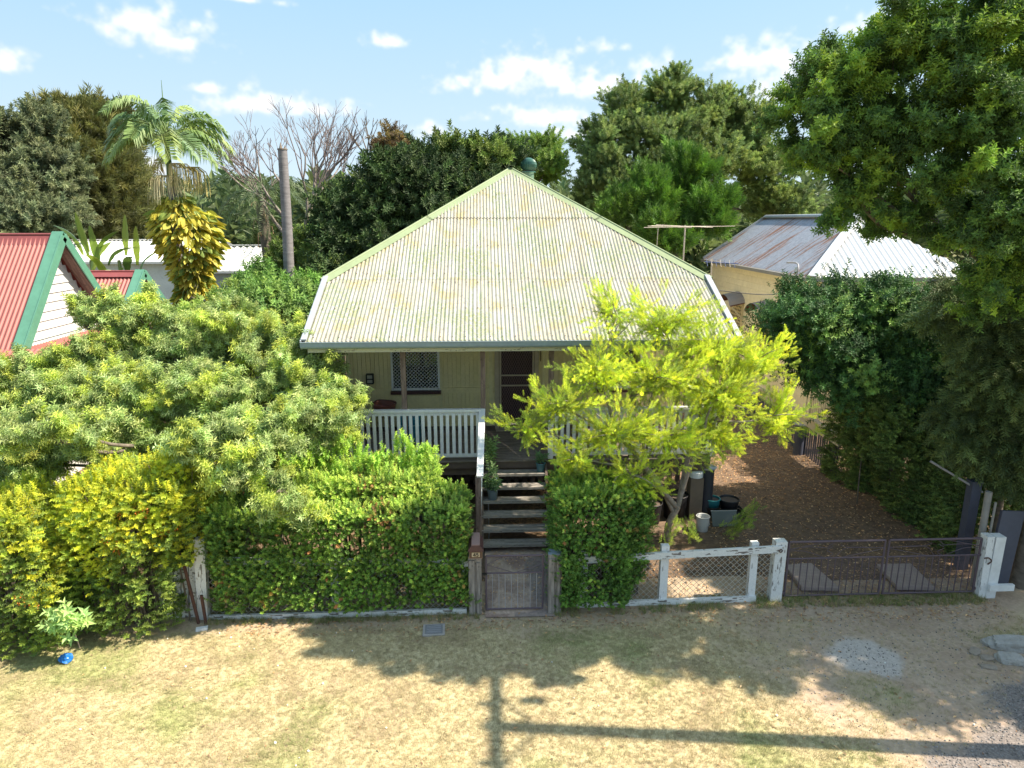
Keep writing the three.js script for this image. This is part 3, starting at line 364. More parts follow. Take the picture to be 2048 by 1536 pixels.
{ // rusty roofed house on the right
  const h = thing('rusty_roof_house', 'cream chamferboard house with rusty galvanised roof and arched window hoods', 'house'), X = 8.2, F = -16.2, B = -24.4, GY = 4.86, RX = 10.05, RY = 6.3, E = 7.92;
  const roof = grp(h, 'roof'), sv = V(RX - E, RY - GY, 0), sl = sv.length(), s = sv.normalize().toArray();
  const len = B - F, nf = 9, wS = -len / nf, hipL = (t) => sl * Math.min(1, t / (RX - E));   // t runs from the front corner to the back
  for (let i = 0; i < nf; i++) pc(roof, 'roof_sheet', corrugated([E, GY, F], [0, 0, -1], s, i * wS, (i + 1) * wS, () => 0, (t) => Math.min(sl, hipL(t)), 0.076, 0.006, 6, (i % 2) * 0.003), mat.rustRoof);
  const fs = V(0, RY - GY, E - RX), fl = fs.length(), f = fs.normalize().toArray(); for (let i = 0; i < 5; i++) { const W = 2 * (RX - E); pc(roof, 'roof_sheet', corrugated([E, GY, F], [1, 0, 0], f, i * W / 5, (i + 1) * W / 5, () => 0, (t) => fl * (1 - Math.abs(t - W / 2) / (W / 2)), 0.152, 0.016, 8), mat.silver); }
  pc(roof, 'roof_sheet', poly([[2 * RX - E, GY, F], [2 * RX - E, GY, B], [RX, RY, B], [RX, RY, F - (RX - E)]]), mat.silver);
  part(roof, 'ridge_capping', [rod([RX, RY + 0.02, F - (RX - E)], [RX, RY + 0.02, B - 0.05], 0.06, 8), bxt(0.34, 0.02, 6.1, RX, RY + 0.0, -21.4)], mat.galv); part(roof, 'hip_capping', bar([E, GY + 0.03, F], [RX, RY + 0.03, F - (RX - E)], 0.22, 0.03), mat.silver);
  part(roof, 'verge_trim', bar([E - 0.02, GY + 0.02, B], [RX, RY + 0.02, B], 0.05, 0.1), mat.galv);
  part(roof, 'gutter', [bar([E - 0.06, GY - 0.05, F - 0.05], [E - 0.06, GY - 0.05, B], 0.09, 0.09), bar([E - 0.06, GY - 0.05, F + 0.06], [2 * RX - E, GY - 0.05, F + 0.06], 0.09, 0.09)], M(0.2, 0.2, 0.2, 0.7, { map: wearT }));
  part(roof, 'vent_pipe', tube([[7.75, GY - 0.25, -16.8], [7.8, GY + 0.02, -16.75], [7.8, GY + 0.28, -16.75], [7.72, GY + 0.3, -17.2]], 0.022, 0.022, 12, 6), M(0.3, 0.3, 0.32, 0.6));
  const w = grp(h, 'side_wall'); let k = 0;
  for (let y = 1.4; y < GY - 0.05; y += 0.185, k++) { let z = F; for (let j = 0; z > B + 0.1; j++) { const l = Math.min([2.9, 2.1, 3.3][(j + k) % 3], z - B); pc(w, 'chamferboard', bx(0.022, 0.18, l - 0.004), mat.cream[(k + j * 2) % 3], X, y + 0.09, z - l / 2, 0, 0, -0.035); z -= l; } }
  pc(w, 'backing', bx(0.05, 3.6, -len), mat.cream[0], X + 0.06, 3.05, (F + B) / 2); pc(h, 'front_wall', bx(3.8, 3.5, 0.1), mat.cream[1], X + 1.95, 3.05, F - 0.1); pc(h, 'corner_board', bx(0.06, 3.6, 0.12), mat.cream[2], X - 0.01, 3.05, F - 0.02);
  part(h, 'base_board', [bxt(0.05, 0.24, 9.6, X - 0.02, 1.25, -19.4), bxt(0.14, 0.05, 9.6, X - 0.03, 1.395, -19.4)], M(0.48, 0.45, 0.36, 0.8, { map: wearT }));
  // arched hoods over lattice windows
  for (const z of [-19.15, -21.55, -24.0]) {
    const win = grp(h, 'window'), R = 0.62, wy = 3.05;
    part(win, 'frame', [bxt(0.05, 1.5, 0.06, X - 0.03, wy, z - 0.5), bxt(0.05, 1.5, 0.06, X - 0.03, wy, z + 0.5), bxt(0.05, 0.06, 1.05, X - 0.03, wy - 0.75, z), bxt(0.05, 0.05, 1.05, X - 0.03, wy + 0.55, z)], M(0.55, 0.47, 0.30, 0.7));
    pc(win, 'pane', bx(0.02, 1.5, 1.0), mat.darkGlass, X - 0.02, wy, z);
    const lat = []; for (let i = -9; i < 10; i++) for (const d of [1, -1]) { let a = [-0.75, i * 0.16 - d * 0.5], b = [0.75, i * 0.16 + d * 0.5 + d * 0.0]; a = [wy - 0.72, z + i * 0.13 - d * 0.4]; b = [wy + 0.6, z + i * 0.13 + d * 0.4]; const cl = (v) => Math.abs(v - z) <= 0.5; let t0 = 0, t1 = 1; const dz = b[1] - a[1]; const u = (e) => (z + e - a[1]) / dz; const lo = Math.min(u(-0.5), u(0.5)), hi = Math.max(u(-0.5), u(0.5)); t0 = Math.max(0, lo); t1 = Math.min(1, hi); if (t1 - t0 > 0.05) lat.push(bar([X - 0.05, a[0] + (b[0] - a[0]) * t0, a[1] + dz * t0], [X - 0.05, a[0] + (b[0] - a[0]) * t1, a[1] + dz * t1], 0.012, 0.03)); }
    part(win, 'lattice', lat, M(0.52, 0.44, 0.27, 0.7), true);
    const P = [], U = [], hoodPts = []; for (let j = 0; j <= 10; j++) { const a = Math.PI * (0.1 + 0.8 * j / 10); hoodPts.push([wy + 0.62 + 0.42 * Math.sin(a) - 0.13, z + R * 1.02 * Math.cos(a)]); }
    const hg = (o, th) => { const P = [], U = []; for (let j = 0; j < 10; j++) { const [y0, z0] = hoodPts[j], [y1, z1] = hoodPts[j + 1]; const A = [X, y0 + o, z0], B2 = [X, y1 + o, z1], A2 = [X - th, y0 + o - 0.1, z0], B3 = [X - th, y1 + o - 0.1, z1]; for (const v of [A, B2, A2, B2, B3, A2]) { P.push(...v); U.push(v[2], v[1]); } } const g = new THREE.BufferGeometry(); g.setAttribute('position', new THREE.Float32BufferAttribute(P, 3)); g.setAttribute('uv', new THREE.Float32BufferAttribute(U, 2)); g.computeVertexNormals(); return g; };
    const hood = grp(win, 'hood'); hood.name = 'window_hood'; pc(win, 'hood_top', hg(0.03, 0.5), mat.hoodTop); pc(win, 'hood_lining', hg(0, 0.47), mat.hood);
    win.remove(hood);
    part(win, 'hood_bracket', [bar([X - 0.02, wy + 0.1, z - 0.56], [X - 0.42, wy + 0.52, z - 0.56], 0.03, 0.04), bar([X - 0.02, wy + 0.1, z + 0.56], [X - 0.42, wy + 0.52, z + 0.56], 0.03, 0.04)], M(0.5, 0.45, 0.33, 0.8));
  }
  // battened base and the enclosed porch
  for (let i = 0; i < 66; i++) pc(h, 'base_batten', bx(0.02, 1.15, 0.055), mat.slate, X + 0.02, 0.6, -14.7 - i * 0.105, 0, 0, (hsh(i, 2, 3) - .5) * 0.02);
  for (let i = 0; i < 16; i++) pc(h, 'porch_batten', bx(0.025, 1.5, 0.05), mat.cream[i % 3], X + 0.01, 2.2, -14.65 - i * 0.095);
  pc(h, 'porch_post', bx(0.11, 3.2, 0.11), mat.cream[1], X, 2.9, -16.35); part(h, 'porch_back', bxt(0.03, 1.6, 1.6, X + 0.5, 2.2, -15.4), mat.cream[0]);
  for (const z of [-16.36, -19.5]) { const st = grp(h, 'stump'); pc(st, 'post', new THREE.CylinderGeometry(0.13, 0.13, 1.1, 14), mat.slate, X - 0.1, 0.57, z); pc(st, 'ant_cap', new THREE.CylinderGeometry(0.19, 0.16, 0.03, 14), mat.galv, X - 0.1, 1.13, z); }
}
function simpleHouse(name, label, x0, x1, z0, z1, y0, ye, yr, wallM, roofM, pitchAxis = 'x', pitch = 0.15, extra) {
  const h = thing(name, label, 'house'), cz = (z0 + z1) / 2, cx = (x0 + x1) / 2, roof = grp(h, 'roof');
  for (const [n, w, d, x, z] of [['front_wall', x1 - x0 - 0.6, 0.1, cx, z0 - 0.3], ['rear_wall', x1 - x0 - 0.6, 0.1, cx, z1 + 0.3], ['side_wall', 0.1, z0 - z1 - 0.8, x0 + 0.3, cz], ['side_wall', 0.1, z0 - z1 - 0.8, x1 - 0.3, cz]]) pc(h, n, bx(w, ye - y0, d), wallM, x, (y0 + ye) / 2 - 0.02, z);
  const nS = Math.max(2, Math.round((x1 - x0) / 1.2));
  for (const [z, d] of [[z0, -1], [z1, 1]]) { const v = V(0, yr - ye, cz - z), l = v.length(), s = v.normalize().toArray(); for (let i = 0; i < nS; i++) pc(roof, 'roof_sheet', corrugated([x0, ye, z], [1, 0, 0], s, i * (x1 - x0) / nS, (i + 1) * (x1 - x0) / nS, () => 0, () => l, pitch, pitch * 0.13, 6), roofM); }
  part(roof, 'ridge_capping', bxt(x1 - x0, 0.04, 0.3, cx, yr + 0.03, cz), roofM); part(roof, 'gutter', bxt(x1 - x0, 0.1, 0.1, cx, ye - 0.03, z0 + 0.06), M(0.45, 0.46, 0.46, 0.5));
  for (const x of [x0 + 0.3, x1 - 0.3]) part(h, 'gable_infill', poly([[x, ye, z0 - .3], [x, ye, z1 + .3], [x, yr - 0.03, cz]], (q) => [q[2], q[1]]), wallM);
  if (extra) extra(h); return h;
}
simpleHouse('white_roof_house', 'long white roofed house beyond the banana plants', -21, -13.2, -33, -40, 0, 4.3, 5.2, mat.wboard, mat.whiteRoof, 'x', 0.2);
simpleHouse('grey_roof_house', 'pale grey weatherboard house with ribbed grey roof between the palm trunks', -12.9, -7.4, -31, -37, 0, 4.0, 5.0, M(0.40, 0.43, 0.44, 0.7, { map: wearT }), M(0.5, 0.5, 0.48, 0.5, { map: wearT }), 'x', 0.3, (h) => { for (let i = 0; i < 16; i++) pc(h, 'weatherboard', bx(4.9, 0.17, 0.02), M(0.38, 0.41, 0.42, 0.7, { map: wearT }), -10.15, 1.4 + i * 0.16, -31.22, 0.06); });
simpleHouse('far_white_house', 'white building glimpsed through the bare tree branches', -8.6, -3.2, -36, -42, 0, 4.2, 5.1, mat.wboard, mat.whiteRoof, 'x', 0.2);
simpleHouse('lean_to_shed', 'low shed with white ribbed roof against the cottage side', -6.6, -3.45, -16.2, -18.6, 0, 3.55, 3.95, mat.wboard, mat.whiteRoof, 'x', 0.076);
{ const h = thing('red_roof_shed', 'small shed with low red corrugated hip roof behind the pale green tree', 'shed'), x0 = -6.6, x1 = -3.9, z0 = -14.2, z1 = -16, ye = 3.45, yr = 3.95; const cx = -5.25, roof = grp(h, 'roof'); const v = V(0, yr - ye, -0.9), l = v.length(), s = v.normalize().toArray(), W = x1 - x0; for (let i = 0; i < 4; i++) pc(roof, 'roof_sheet', corrugated([x0, ye, z0], [1, 0, 0], s, i * W / 4, (i + 1) * W / 4, () => 0, (t) => l * Math.min(1, Math.min(t, W - t) / 0.9), 0.076, 0.009), mat.red); pc(roof, 'roof_sheet', poly([[x0, ye, z0], [x0, ye, z1], [x0 + 0.9, yr, -15.1]]), mat.red); pc(roof, 'roof_sheet', poly([[x1, ye, z0], [x1, ye, z1], [x1 - 0.9, yr, -15.1]]), mat.red); pc(roof, 'roof_sheet', poly([[x0, ye, z1], [x1, ye, z1], [x1 - 0.9, yr, -15.1], [x0 + 0.9, yr, -15.1]]), mat.red); part(roof, 'hip_capping', [rod([x1, ye + .02, z0], [x1 - 0.9, yr + .02, -15.1], 0.03), rod([x0, ye + .02, z0], [x0 + 0.9, yr + .02, -15.1], 0.03)], mat.wboard); for (const [w, d, x, z] of [[2.5, 0.08, cx, -14.35], [2.5, 0.08, cx, -15.85], [0.08, 1.4, x0 + 0.15, -15.1], [0.08, 1.4, x1 - 0.15, -15.1]]) pc(h, 'wall', bx(w, 3.4, d), mat.wboard, x, 1.72, z); }

// ---------------------------------------------------------------- street fence and gates
const wireNet = (x0, x1, y0, y1, z, s = 0.1, r = 0.0034, tilt = 0) => { const out = [], H = y1 - y0; for (let k = -Math.ceil(H / s) - 1; k < (x1 - x0) / s + 1; k++) for (const d of [1, -1]) { const xa = d > 0 ? x0 + k * s : x1 - k * s; let t0 = 0, t1 = H; if (d > 0) { t0 = Math.max(0, x0 - xa); t1 = Math.min(H, x1 - xa); } else { t0 = Math.max(0, xa - x1); t1 = Math.min(H, xa - x0); } if (t1 - t0 > 0.02) out.push(rod([xa + d * t0, y0 + t0, z + 0.003 * d], [xa + d * t1, y0 + t1, z + 0.003 * d], r, 3)); } return out; };
const postGeo = (w, h, d) => { const g = bx(w, h, d).clone(); g.translate(0, h / 2, 0); const c = new THREE.ConeGeometry(w * 0.7, 0.02, 4, 1); c.rotateY(Math.PI / 4); c.scale(1, 1, d / w); c.translate(0, h + 0.01, 0); return mergeGeometries([norm(g), norm(c)]); };
{
  const f = thing('wire_fence', 'peeling white timber and chain-link fence between clipped hedge and driveway gate', 'fence', [0, 0, -10.08], 'front fence panels');
  for (const [x, h, w, l] of [[2.94, 1.1, 0.13, 0], [4.43, 1.12, 0.12, 0.004], [4.83, 1.15, 0.19, -0.01], [1.62, 1.0, 0.12, 0]]) pc(f, 'post', postGeo(w, h, w * 0.8), w > 0.15 ? mat.whiteOld : mat.whiteFair, x, -0.05, w > 0.15 ? 0 : -0.02, 0, 0, l);
  pc(f, 'top_rail', bar([1.5, 0.85, 0.06], [4.86, 0.985, 0.08], 0.05, 0.115), mat.whiteOld); pc(f, 'bottom_rail', bar([1.5, 0.03, 0.04], [4.5, 0.07, 0.04], 0.05, 0.09), mat.whiteOld);
  part(f, 'wire_netting', [...wireNet(1.66, 2.87, 0.08, 0.86, 0.02), ...wireNet(3.01, 4.37, 0.1, 0.9, 0.02), ...wireNet(4.49, 4.73, 0.1, 0.92, 0.02)], mat.wire, true);
  part(f, 'rusty_bolt', [tube([[4.78, 0.97, 0.12], [4.81, 1.0, 0.125], [4.84, 0.97, 0.12], [4.81, 0.94, 0.12], [4.78, 0.97, 0.12]], 0.008, 0.008, 10, 5)], mat.rust);
  const l = thing('wire_fence', 'peeling white timber and chain-link fence under the left clipped hedge', 'fence', [0, 0, -9.95], 'front fence panels');
  pc(l, 'post', postGeo(0.16, 1.45, 0.12), mat.whiteOld, -4.5, -0.05, 0, 0.0, 0, -0.06); pc(l, 'post', postGeo(0.12, 1.0, 0.1), mat.whiteFair, -2.4, -0.02, -0.06); pc(l, 'bottom_rail', bar([-4.4, 0.035, 0.04], [-0.3, 0.05, 0.04], 0.05, 0.09), mat.whiteOld); pc(l, 'top_rail', bar([-4.45, 0.95, -0.12], [-0.25, 0.86, -0.04], 0.05, 0.11), mat.whiteFair);
  part(l, 'wire_netting', wireNet(-4.4, -0.3, 0.08, 0.9, -0.01), mat.wire, true);
  for (let i = 0; i < 5; i++) { const g = new THREE.Shape([[-0.05, 0], [0.05, 0], [0.05, 0.95], [0, 1.02], [-0.05, 0.95]].map((p) => new THREE.Vector2(...p))); pc(l, 'paling', new THREE.ExtrudeGeometry(g, { depth: 0.02, bevelEnabled: false }), i % 2 ? mat.whiteOld : mat.whiteFair, -4.68 - i * 0.125, 0, -0.04, 0, 0, -0.09 - i * 0.01); }
  const pp = (n, lb, a, b) => tagMesh(n, lb, 'pipe', rod(a, b, 0.026, 8), mat.rust); pp('rusty_pipe', 'tall rusty steel pipe leaning on the white palings', [-4.52, 0, -9.8], [-4.68, 1.15, -9.85]); pp('rusty_pipe', 'short rusty pipe stub beside the leaning white post', [-4.4, 0, -9.78], [-4.43, 0.5, -9.8]);
}
{ // footpath gate with its two timber posts
  for (const [x, lb] of [[-0.16, 'weathered grey timber gate post that carries the letterbox'], [1.12, 'weathered grey timber gate post beside the right clipped hedge']]) { const p = thing('gate_post', lb, 'post', [x, -0.05, -9.95], 'foot gate posts'); pc(p, 'shaft', bx(0.21, 1.08, 0.17), mat.greyTimber, 0, 0.54, 0); pc(p, 'cover_board', bx(0.085, 1.02, 0.03), mat.greyTimber, x < 0 ? -0.05 : -0.06, 0.51, 0.1); pc(p, 'cover_strip', bx(0.05, 0.98, 0.022), mat.greyTimber, x < 0 ? 0.055 : 0.05, 0.49, 0.097); if (x > 0) pc(p, 'cap', bx(0.22, 0.012, 0.18), M(0.2, 0.24, 0.28, 0.6), 0, 1.088, 0); }
  const g = thing('foot_gate', 'narrow pipe-framed wire mesh gate between two timber posts', 'gate', [0, 0, -9.93]);
  const x0 = 0.02, x1 = 0.93, fr = mat.gatePurple; part(g, 'frame', [rod([x0, 0.05, 0], [x0, 1.0, 0], 0.016, 6), rod([x1, 0.05, 0], [x1, 1.0, 0], 0.016, 6), rod([x0, 0.06, 0], [x1, 0.06, 0], 0.014, 6), rod([x0, 1.0, 0], [x1, 1.0, 0], 0.016, 6), rod([x0, 0.7, 0], [x1, 0.7, 0], 0.013, 6)], fr);
  for (let i = 1; i < 9; i++) pc(g, 'upright', rod([0, 0.06, 0], [0, 0.7, 0], 0.005, 4), M(0.48, 0.44, 0.46, 0.5, { metalness: .2 }), x0 + i * (x1 - x0) / 9, 0, 0);
  const mx = (x0 + x1) / 2; part(g, 'scroll_rods', [rod([x0, 0.85, 0], [mx, 0.7, 0], 0.005, 4), rod([x0, 0.85, 0], [mx - 0.15, 1.0, 0], 0.005, 4), rod([x1, 0.85, 0], [mx, 0.7, 0], 0.005, 4), rod([x1, 0.85, 0], [mx + 0.15, 1.0, 0], 0.005, 4), ...[-0.14, -0.05, 0.04, 0.13].map((d) => rod([mx + d - 0.04, 1.0, 0], [mx + d, 0.93, 0], 0.0045, 4)), ...[-0.14, -0.05, 0.04, 0.13].map((d) => rod([mx + d + 0.04, 1.0, 0], [mx + d, 0.93, 0], 0.0045, 4))], fr);
  const net = []; for (let i = 0; i < 36; i++) net.push(rod([x0 + i * (x1 - x0) / 35, 0.06, 0.006], [x0 + i * (x1 - x0) / 35, 0.7, 0.006], 0.0007, 3)); for (let j = 0; j < 26; j++) net.push(rod([x0, 0.06 + j * 0.0256, 0.006], [x1, 0.06 + j * 0.0256, 0.006], 0.0007, 3)); part(g, 'mesh_panel', net, mat.wire, true);
  part(g, 'latch', [bxt(0.09, 0.03, 0.03, x0 - 0.03, 0.7, 0.02)], mat.dark);
  // letterbox with the house number
  const b = thing('letter_box', 'maroon and tan pitched letterbox showing number 45 on the gate post', 'letterbox', [-0.14, 1.03, -9.95]);
  const tan = M(0.30, 0.185, 0.10, 0.7, { map: wearT }), lid = M(0.10, 0.045, 0.042, 0.5, { map: wearT });
  pc(b, 'body', bx(0.19, 0.15, 0.34), M(0.28, 0.22, 0.19, 0.7, { map: wearT }), 0, 0.075, 0); const sh = new THREE.Shape([[-0.115, 0], [0.115, 0], [0.115, 0.02], [0.06, 0.1], [-0.06, 0.1], [-0.115, 0.02]].map((p) => new THREE.Vector2(...p))); const rg = new THREE.ExtrudeGeometry(sh, { depth: 0.42, bevelEnabled: true, bevelSize: 0.004, bevelThickness: 0.004, bevelSegments: 1 }); rg.translate(0, 0.15, -0.21);
  pc(b, 'roof', rg, lid); pc(b, 'top_board', bx(0.13, 0.012, 0.43), M(0.30, 0.19, 0.17, 0.8, { map: wearT }), 0, 0.263, 0); pc(b, 'number_plate', bx(0.19, 0.115, 0.012), M(0.12, 0.06, 0.035, 0.6), 0, 0.085, 0.18); pc(b, 'plate_border', bx(0.205, 0.13, 0.008), tan, 0, 0.085, 0.176); pc(b, 'plate_field', bx(0.125, 0.075, 0.006), M(0.55, 0.42, 0.26, 0.6), 0, 0.085, 0.187);
  const font = await new FontLoader().loadAsync('fonts/droid/droid_sans_bold.typeface.json'); const tg = new TextGeometry('45', { font, size: 0.06, depth: 0.004, curveSegments: 3 }); tg.computeBoundingBox(); const bb = tg.boundingBox; tg.translate(-(bb.max.x + bb.min.x) / 2, -(bb.max.y + bb.min.y) / 2, 0); pc(b, 'number', tg, mat.dark, 0, 0.085, 0.191);
}
function driveGate(label, x0, x1, flip) {
  const g = thing('driveway_gate', label, 'gate', [0, 0.03, -10.1], 'driveway gates'), m = mat.gatePurple, s = flip ? -1 : 1, a = flip ? x1 : x0, W = x1 - x0, P = (t, y, z = 0) => [a + s * t, y, z];
  part(g, 'frame', [rod(P(0.03, 0.03), P(0.03, 1.02), 0.019, 6), rod(P(W - 0.02, 0.03), P(W - 0.02, 1.02), 0.017, 6), rod(P(0.03, 1.02), P(W - 0.02, 1.02), 0.019, 6), rod(P(0.03, 0.04), P(W - 0.02, 0.04), 0.017, 6)], m);
  part(g, 'mid_rail', rod(P(0.03, 0.72), P(W - 0.02, 0.72), 0.014, 6), m);
  for (let i = 1; i < 14; i++) pc(g, 'upright', rod([0, 0.04, 0], [0, 0.72, 0], 0.0085, 5), m, a + s * (0.03 + i * (W - 0.05) / 14), 0, 0);
  const c = W * 0.5; part(g, 'scroll_rods', [rod(P(0.03, 0.88), P(c - 0.12, 1.02), 0.006, 4), tube([P(0.03, 0.89), P(0.3, 0.925), P(c - 0.15, 0.91)], 0.006, 0.006, 8, 4), tube([P(0.03, 0.86), P(0.3, 0.85), P(c - 0.2, 0.73)], 0.006, 0.006, 8, 4), tube([P(c - 0.15, 0.91), P(c - 0.05, 1.0), P(c, 1.02)], 0.006, 0.006, 5, 4), tube([P(c - 0.14, 0.73), P(c - 0.05, 0.79), P(c - 0.16, 0.86), P(c - 0.06, 0.93)], 0.006, 0.006, 8, 4), tube([P(c + 0.12, 1.02), P(c + 0.06, 0.97), P(c + 0.12, 0.92), P(W - 0.03, 0.89)], 0.006, 0.006, 10, 4), tube([P(c, 0.73), P(c + 0.1, 0.86), P(c + 0.2, 0.9), P(W - 0.03, 0.885)], 0.006, 0.006, 10, 4), rod(P(c + 0.12, 0.73), P(W - 0.03, 0.87), 0.006, 4)], m);
  const net = []; for (let i = 0; i < 54; i++) net.push(rod(P(0.03 + i * (W - 0.05) / 53, 0.04, 0.008), P(0.03 + i * (W - 0.05) / 53, 0.72, 0.008), 0.0014, 3)); for (let j = 0; j < 24; j++) net.push(rod(P(0.03, 0.05 + j * 0.028, 0.008), P(W - 0.02, 0.05 + j * 0.028, 0.008), 0.0014, 3)); part(g, 'mesh_panel', net, M(0.15, 0.11, 0.125, 0.6), true);
  for (const y of [0.72, 0.1]) pc(g, 'hinge', bx(0.05, 0.04, 0.04), m, a + s * 0.01, y, 0); return g;
}
driveGate('purple-brown steel driveway gate leaf beside the peeling white corner post', 4.98, 6.65, false); driveGate('purple-brown steel driveway gate leaf hung next to the white end post', 6.68, 8.3, true);
{
  const p = thing('end_post', 'split white timber driveway gate post with a short white arm', 'post', [8.44, 0, -10.08]); pc(p, 'left_half', bx(0.12, 1.14, 0.17), mat.whiteFair, -0.08, 0.55, 0, 0, 0, 0.015); pc(p, 'right_half', bx(0.17, 1.13, 0.17), mat.white, 0.07, 0.55, 0.01, 0, 0, -0.01); pc(p, 'arm', bx(0.42, 0.11, 0.06), mat.white, 0.19, 0.22, 0.13); part(p, 'latch_hook', tube([[-0.16, 0.74, 0.09], [-0.1, 0.76, 0.12], [-0.05, 0.7, 0.12], [-0.1, 0.64, 0.11]], 0.012, 0.012, 8, 5), mat.rust);
  tagMesh('panel_board', 'leaning slate-blue fence panel behind the white end post', 'panel', [bxt(0.4, 1.5, 0.03, 8.85, 0.7, -10.28, 0, 0, -0.05), bxt(0.05, 1.5, 0.05, 8.68, 0.7, -10.3, 0, 0, -0.05)], mat.slate);
  tagMesh('dark_post', 'tall dark slate post at the end of the ivy hedge', 'post', [bxt(0.17, 1.75, 0.15, 8.62, 0.85, -10.9), bxt(0.2, 0.03, 0.18, 8.62, 1.74, -10.9)], mat.slate);
  tagMesh('grey_pole', 'thin grey timber pole standing behind the white end post', 'pole', [rod([8.47, 0, -10.35], [8.5, 1.75, -10.4], 0.055, 10), rod([8.56, 1, -10.3], [8.57, 1.6, -10.3], 0.02, 6)], M(0.28, 0.26, 0.24, 0.9, { map: wearT }));
  tagMesh('prop_pole', 'thin grey pole slanting out of the ivy hedge', 'pole', rod([7.9, 2.05, -11.1], [8.75, 1.55, -10.85], 0.022, 7), M(0.3, 0.28, 0.27, 0.8));
}
// ---------------------------------------------------------------- loose things
{
  const lathe = (p, n = 24) => new THREE.LatheGeometry(p.map((q) => new THREE.Vector2(...q)), n);
  const pot = (name, label, cat, x, y, z, r0, r1, h, m, rimM, soil = true) => { const t = thing(name, label, cat, [x, y, z]); pc(t, 'body', lathe([[0, 0], [r0, 0], [r1, h], [r1 - 0.012, h], [r0 - 0.01, 0.02], [0, 0.02]]), m); pc(t, 'rim', new THREE.TorusGeometry(r1, 0.012, 6, 24), rimM || m, 0, h, 0, Math.PI / 2); if (soil) pc(t, 'soil', new THREE.CylinderGeometry(r1 - 0.015, r1 - 0.02, 0.02, 18), mat.brown, 0, h - 0.04, 0); return t; };
  const G1 = gh(4.24, -12.1);
  { const t = pot('white_bucket', 'dirty white plastic bucket on the ground under the yellow-green tree', 'bucket', 4.22, G1, -12.05, 0.105, 0.125, 0.29, M(0.55, 0.56, 0.56, 0.6, { map: rep(wear, 2) }), null, false); part(t, 'handle', tube([[-0.12, 0.25, 0], [-0.09, 0.12, 0.09], [0.09, 0.12, 0.09], [0.12, 0.25, 0]], 0.005, 0.005, 10, 4), mat.steel); }
  { const t = pot('teal_tub', 'teal plastic tub on top of a black tub', 'tub', 4.62, G1 + 0.2, -12.75, 0.15, 0.165, 0.16, M(0.02, 0.16, 0.19, 0.4), M(0.05, 0.28, 0.3, 0.4)); }
  pot('black_tub', 'black round tub under the teal tub', 'tub', 4.62, G1, -12.75, 0.15, 0.18, 0.2, mat.dark, null); pot('black_planter', 'wide black plant tub right of the teal tub', 'tub', 4.98, G1 + 0.14, -12.75, 0.17, 0.2, 0.2, M(0.016, 0.016, 0.02, 0.5), null);
  { const t = thing('black_crate', 'long black crate lying below the wide black tub', 'crate', [4.95, G1, -12.68]); pc(t, 'base', bx(0.6, 0.02, 0.36), mat.dark, 0, 0.02, 0); for (const [w, d, x, z] of [[0.6, 0.015, 0, 0.18], [0.6, 0.015, 0, -0.18], [0.015, 0.36, -0.3, 0], [0.015, 0.36, 0.3, 0]]) { pc(t, 'side', bx(w, 0.05, d), mat.dark, x, 0.115, z); pc(t, 'side', bx(w, 0.04, d), mat.dark, x, 0.05, z); } }
  { const t = thing('glass_sheet', 'grey-green sheet leaning in front of the black crate', 'sheet', [4.72, G1, -12.25]); pc(t, 'panel', bx(0.5, 0.3, 0.012), M(0.07, 0.085, 0.08, 0.4), 0, 0.14, 0, -0.5); pc(t, 'edge', bx(0.52, 0.014, 0.02), M(0.28, 0.3, 0.3, 0.5), 0, 0.275, -0.07); }
  pot('black_bin', 'black round pot left of the multi-stemmed trunk', 'pot', 3.3, gh(3.3, -12.5), -12.5, 0.19, 0.23, 0.42, mat.dark); pot('black_bin', 'large black pot in the dark under the deck', 'pot', 3.85, gh(3.85, -12.6), -12.7, 0.2, 0.25, 0.5, mat.dark); pot('amber_pot', 'rusty orange pot in shade behind the right hedge', 'pot', 2.75, gh(2.7, -12.4), -12.4, 0.12, 0.16, 0.4, M(0.2, 0.1, 0.035, 0.8, { map: wearT }));
  { const t = thing('white_canister', 'white lidded canister on a brown stand beside the corner stump', 'canister', [4.25, G1, -12.72]); pc(t, 'stand', bx(0.26, 0.85, 0.24), M(0.17, 0.13, 0.1, 0.9, { map: wearT }), 0, 0.42, 0); pc(t, 'canister', new THREE.CylinderGeometry(0.14, 0.14, 0.1, 20), M(0.62, 0.66, 0.7, 0.4), 0, 0.9, 0); pc(t, 'lid', new THREE.SphereGeometry(0.142, 20, 6, 0, 6.3, 0, 1.57), M(0.62, 0.66, 0.7, 0.4), 0, 0.95, 0); t.children[2].scale.set(1, 0.35, 1); }
  // street side
  { const t = thing('meter_cover', 'square grey concrete water meter cover set in the grass', 'meter cover', [-0.8, gh(-0.8, -9.45), -9.45]); t.rotation.y = 0.04; pc(t, 'frame', bx(0.34, 0.05, 0.3), mat.conc, 0, 0.0, 0); pc(t, 'lid', bx(0.27, 0.02, 0.23), M(0.2, 0.2, 0.21, 0.85, { map: wearT }), 0, 0.022, 0); for (let i = 0; i < 4; i++) pc(t, 'rib', bx(0.22, 0.008, 0.018), M(0.26, 0.26, 0.27, 0.85), 0, 0.034, -0.075 + i * 0.05); }
  tagMesh('white_brick', 'small white block lying below the rusty pipes', 'brick', bxt(0.17, 0.05, 0.075, -4.4, 0.025, -9.62, 0, 0.25, 0), mat.white);
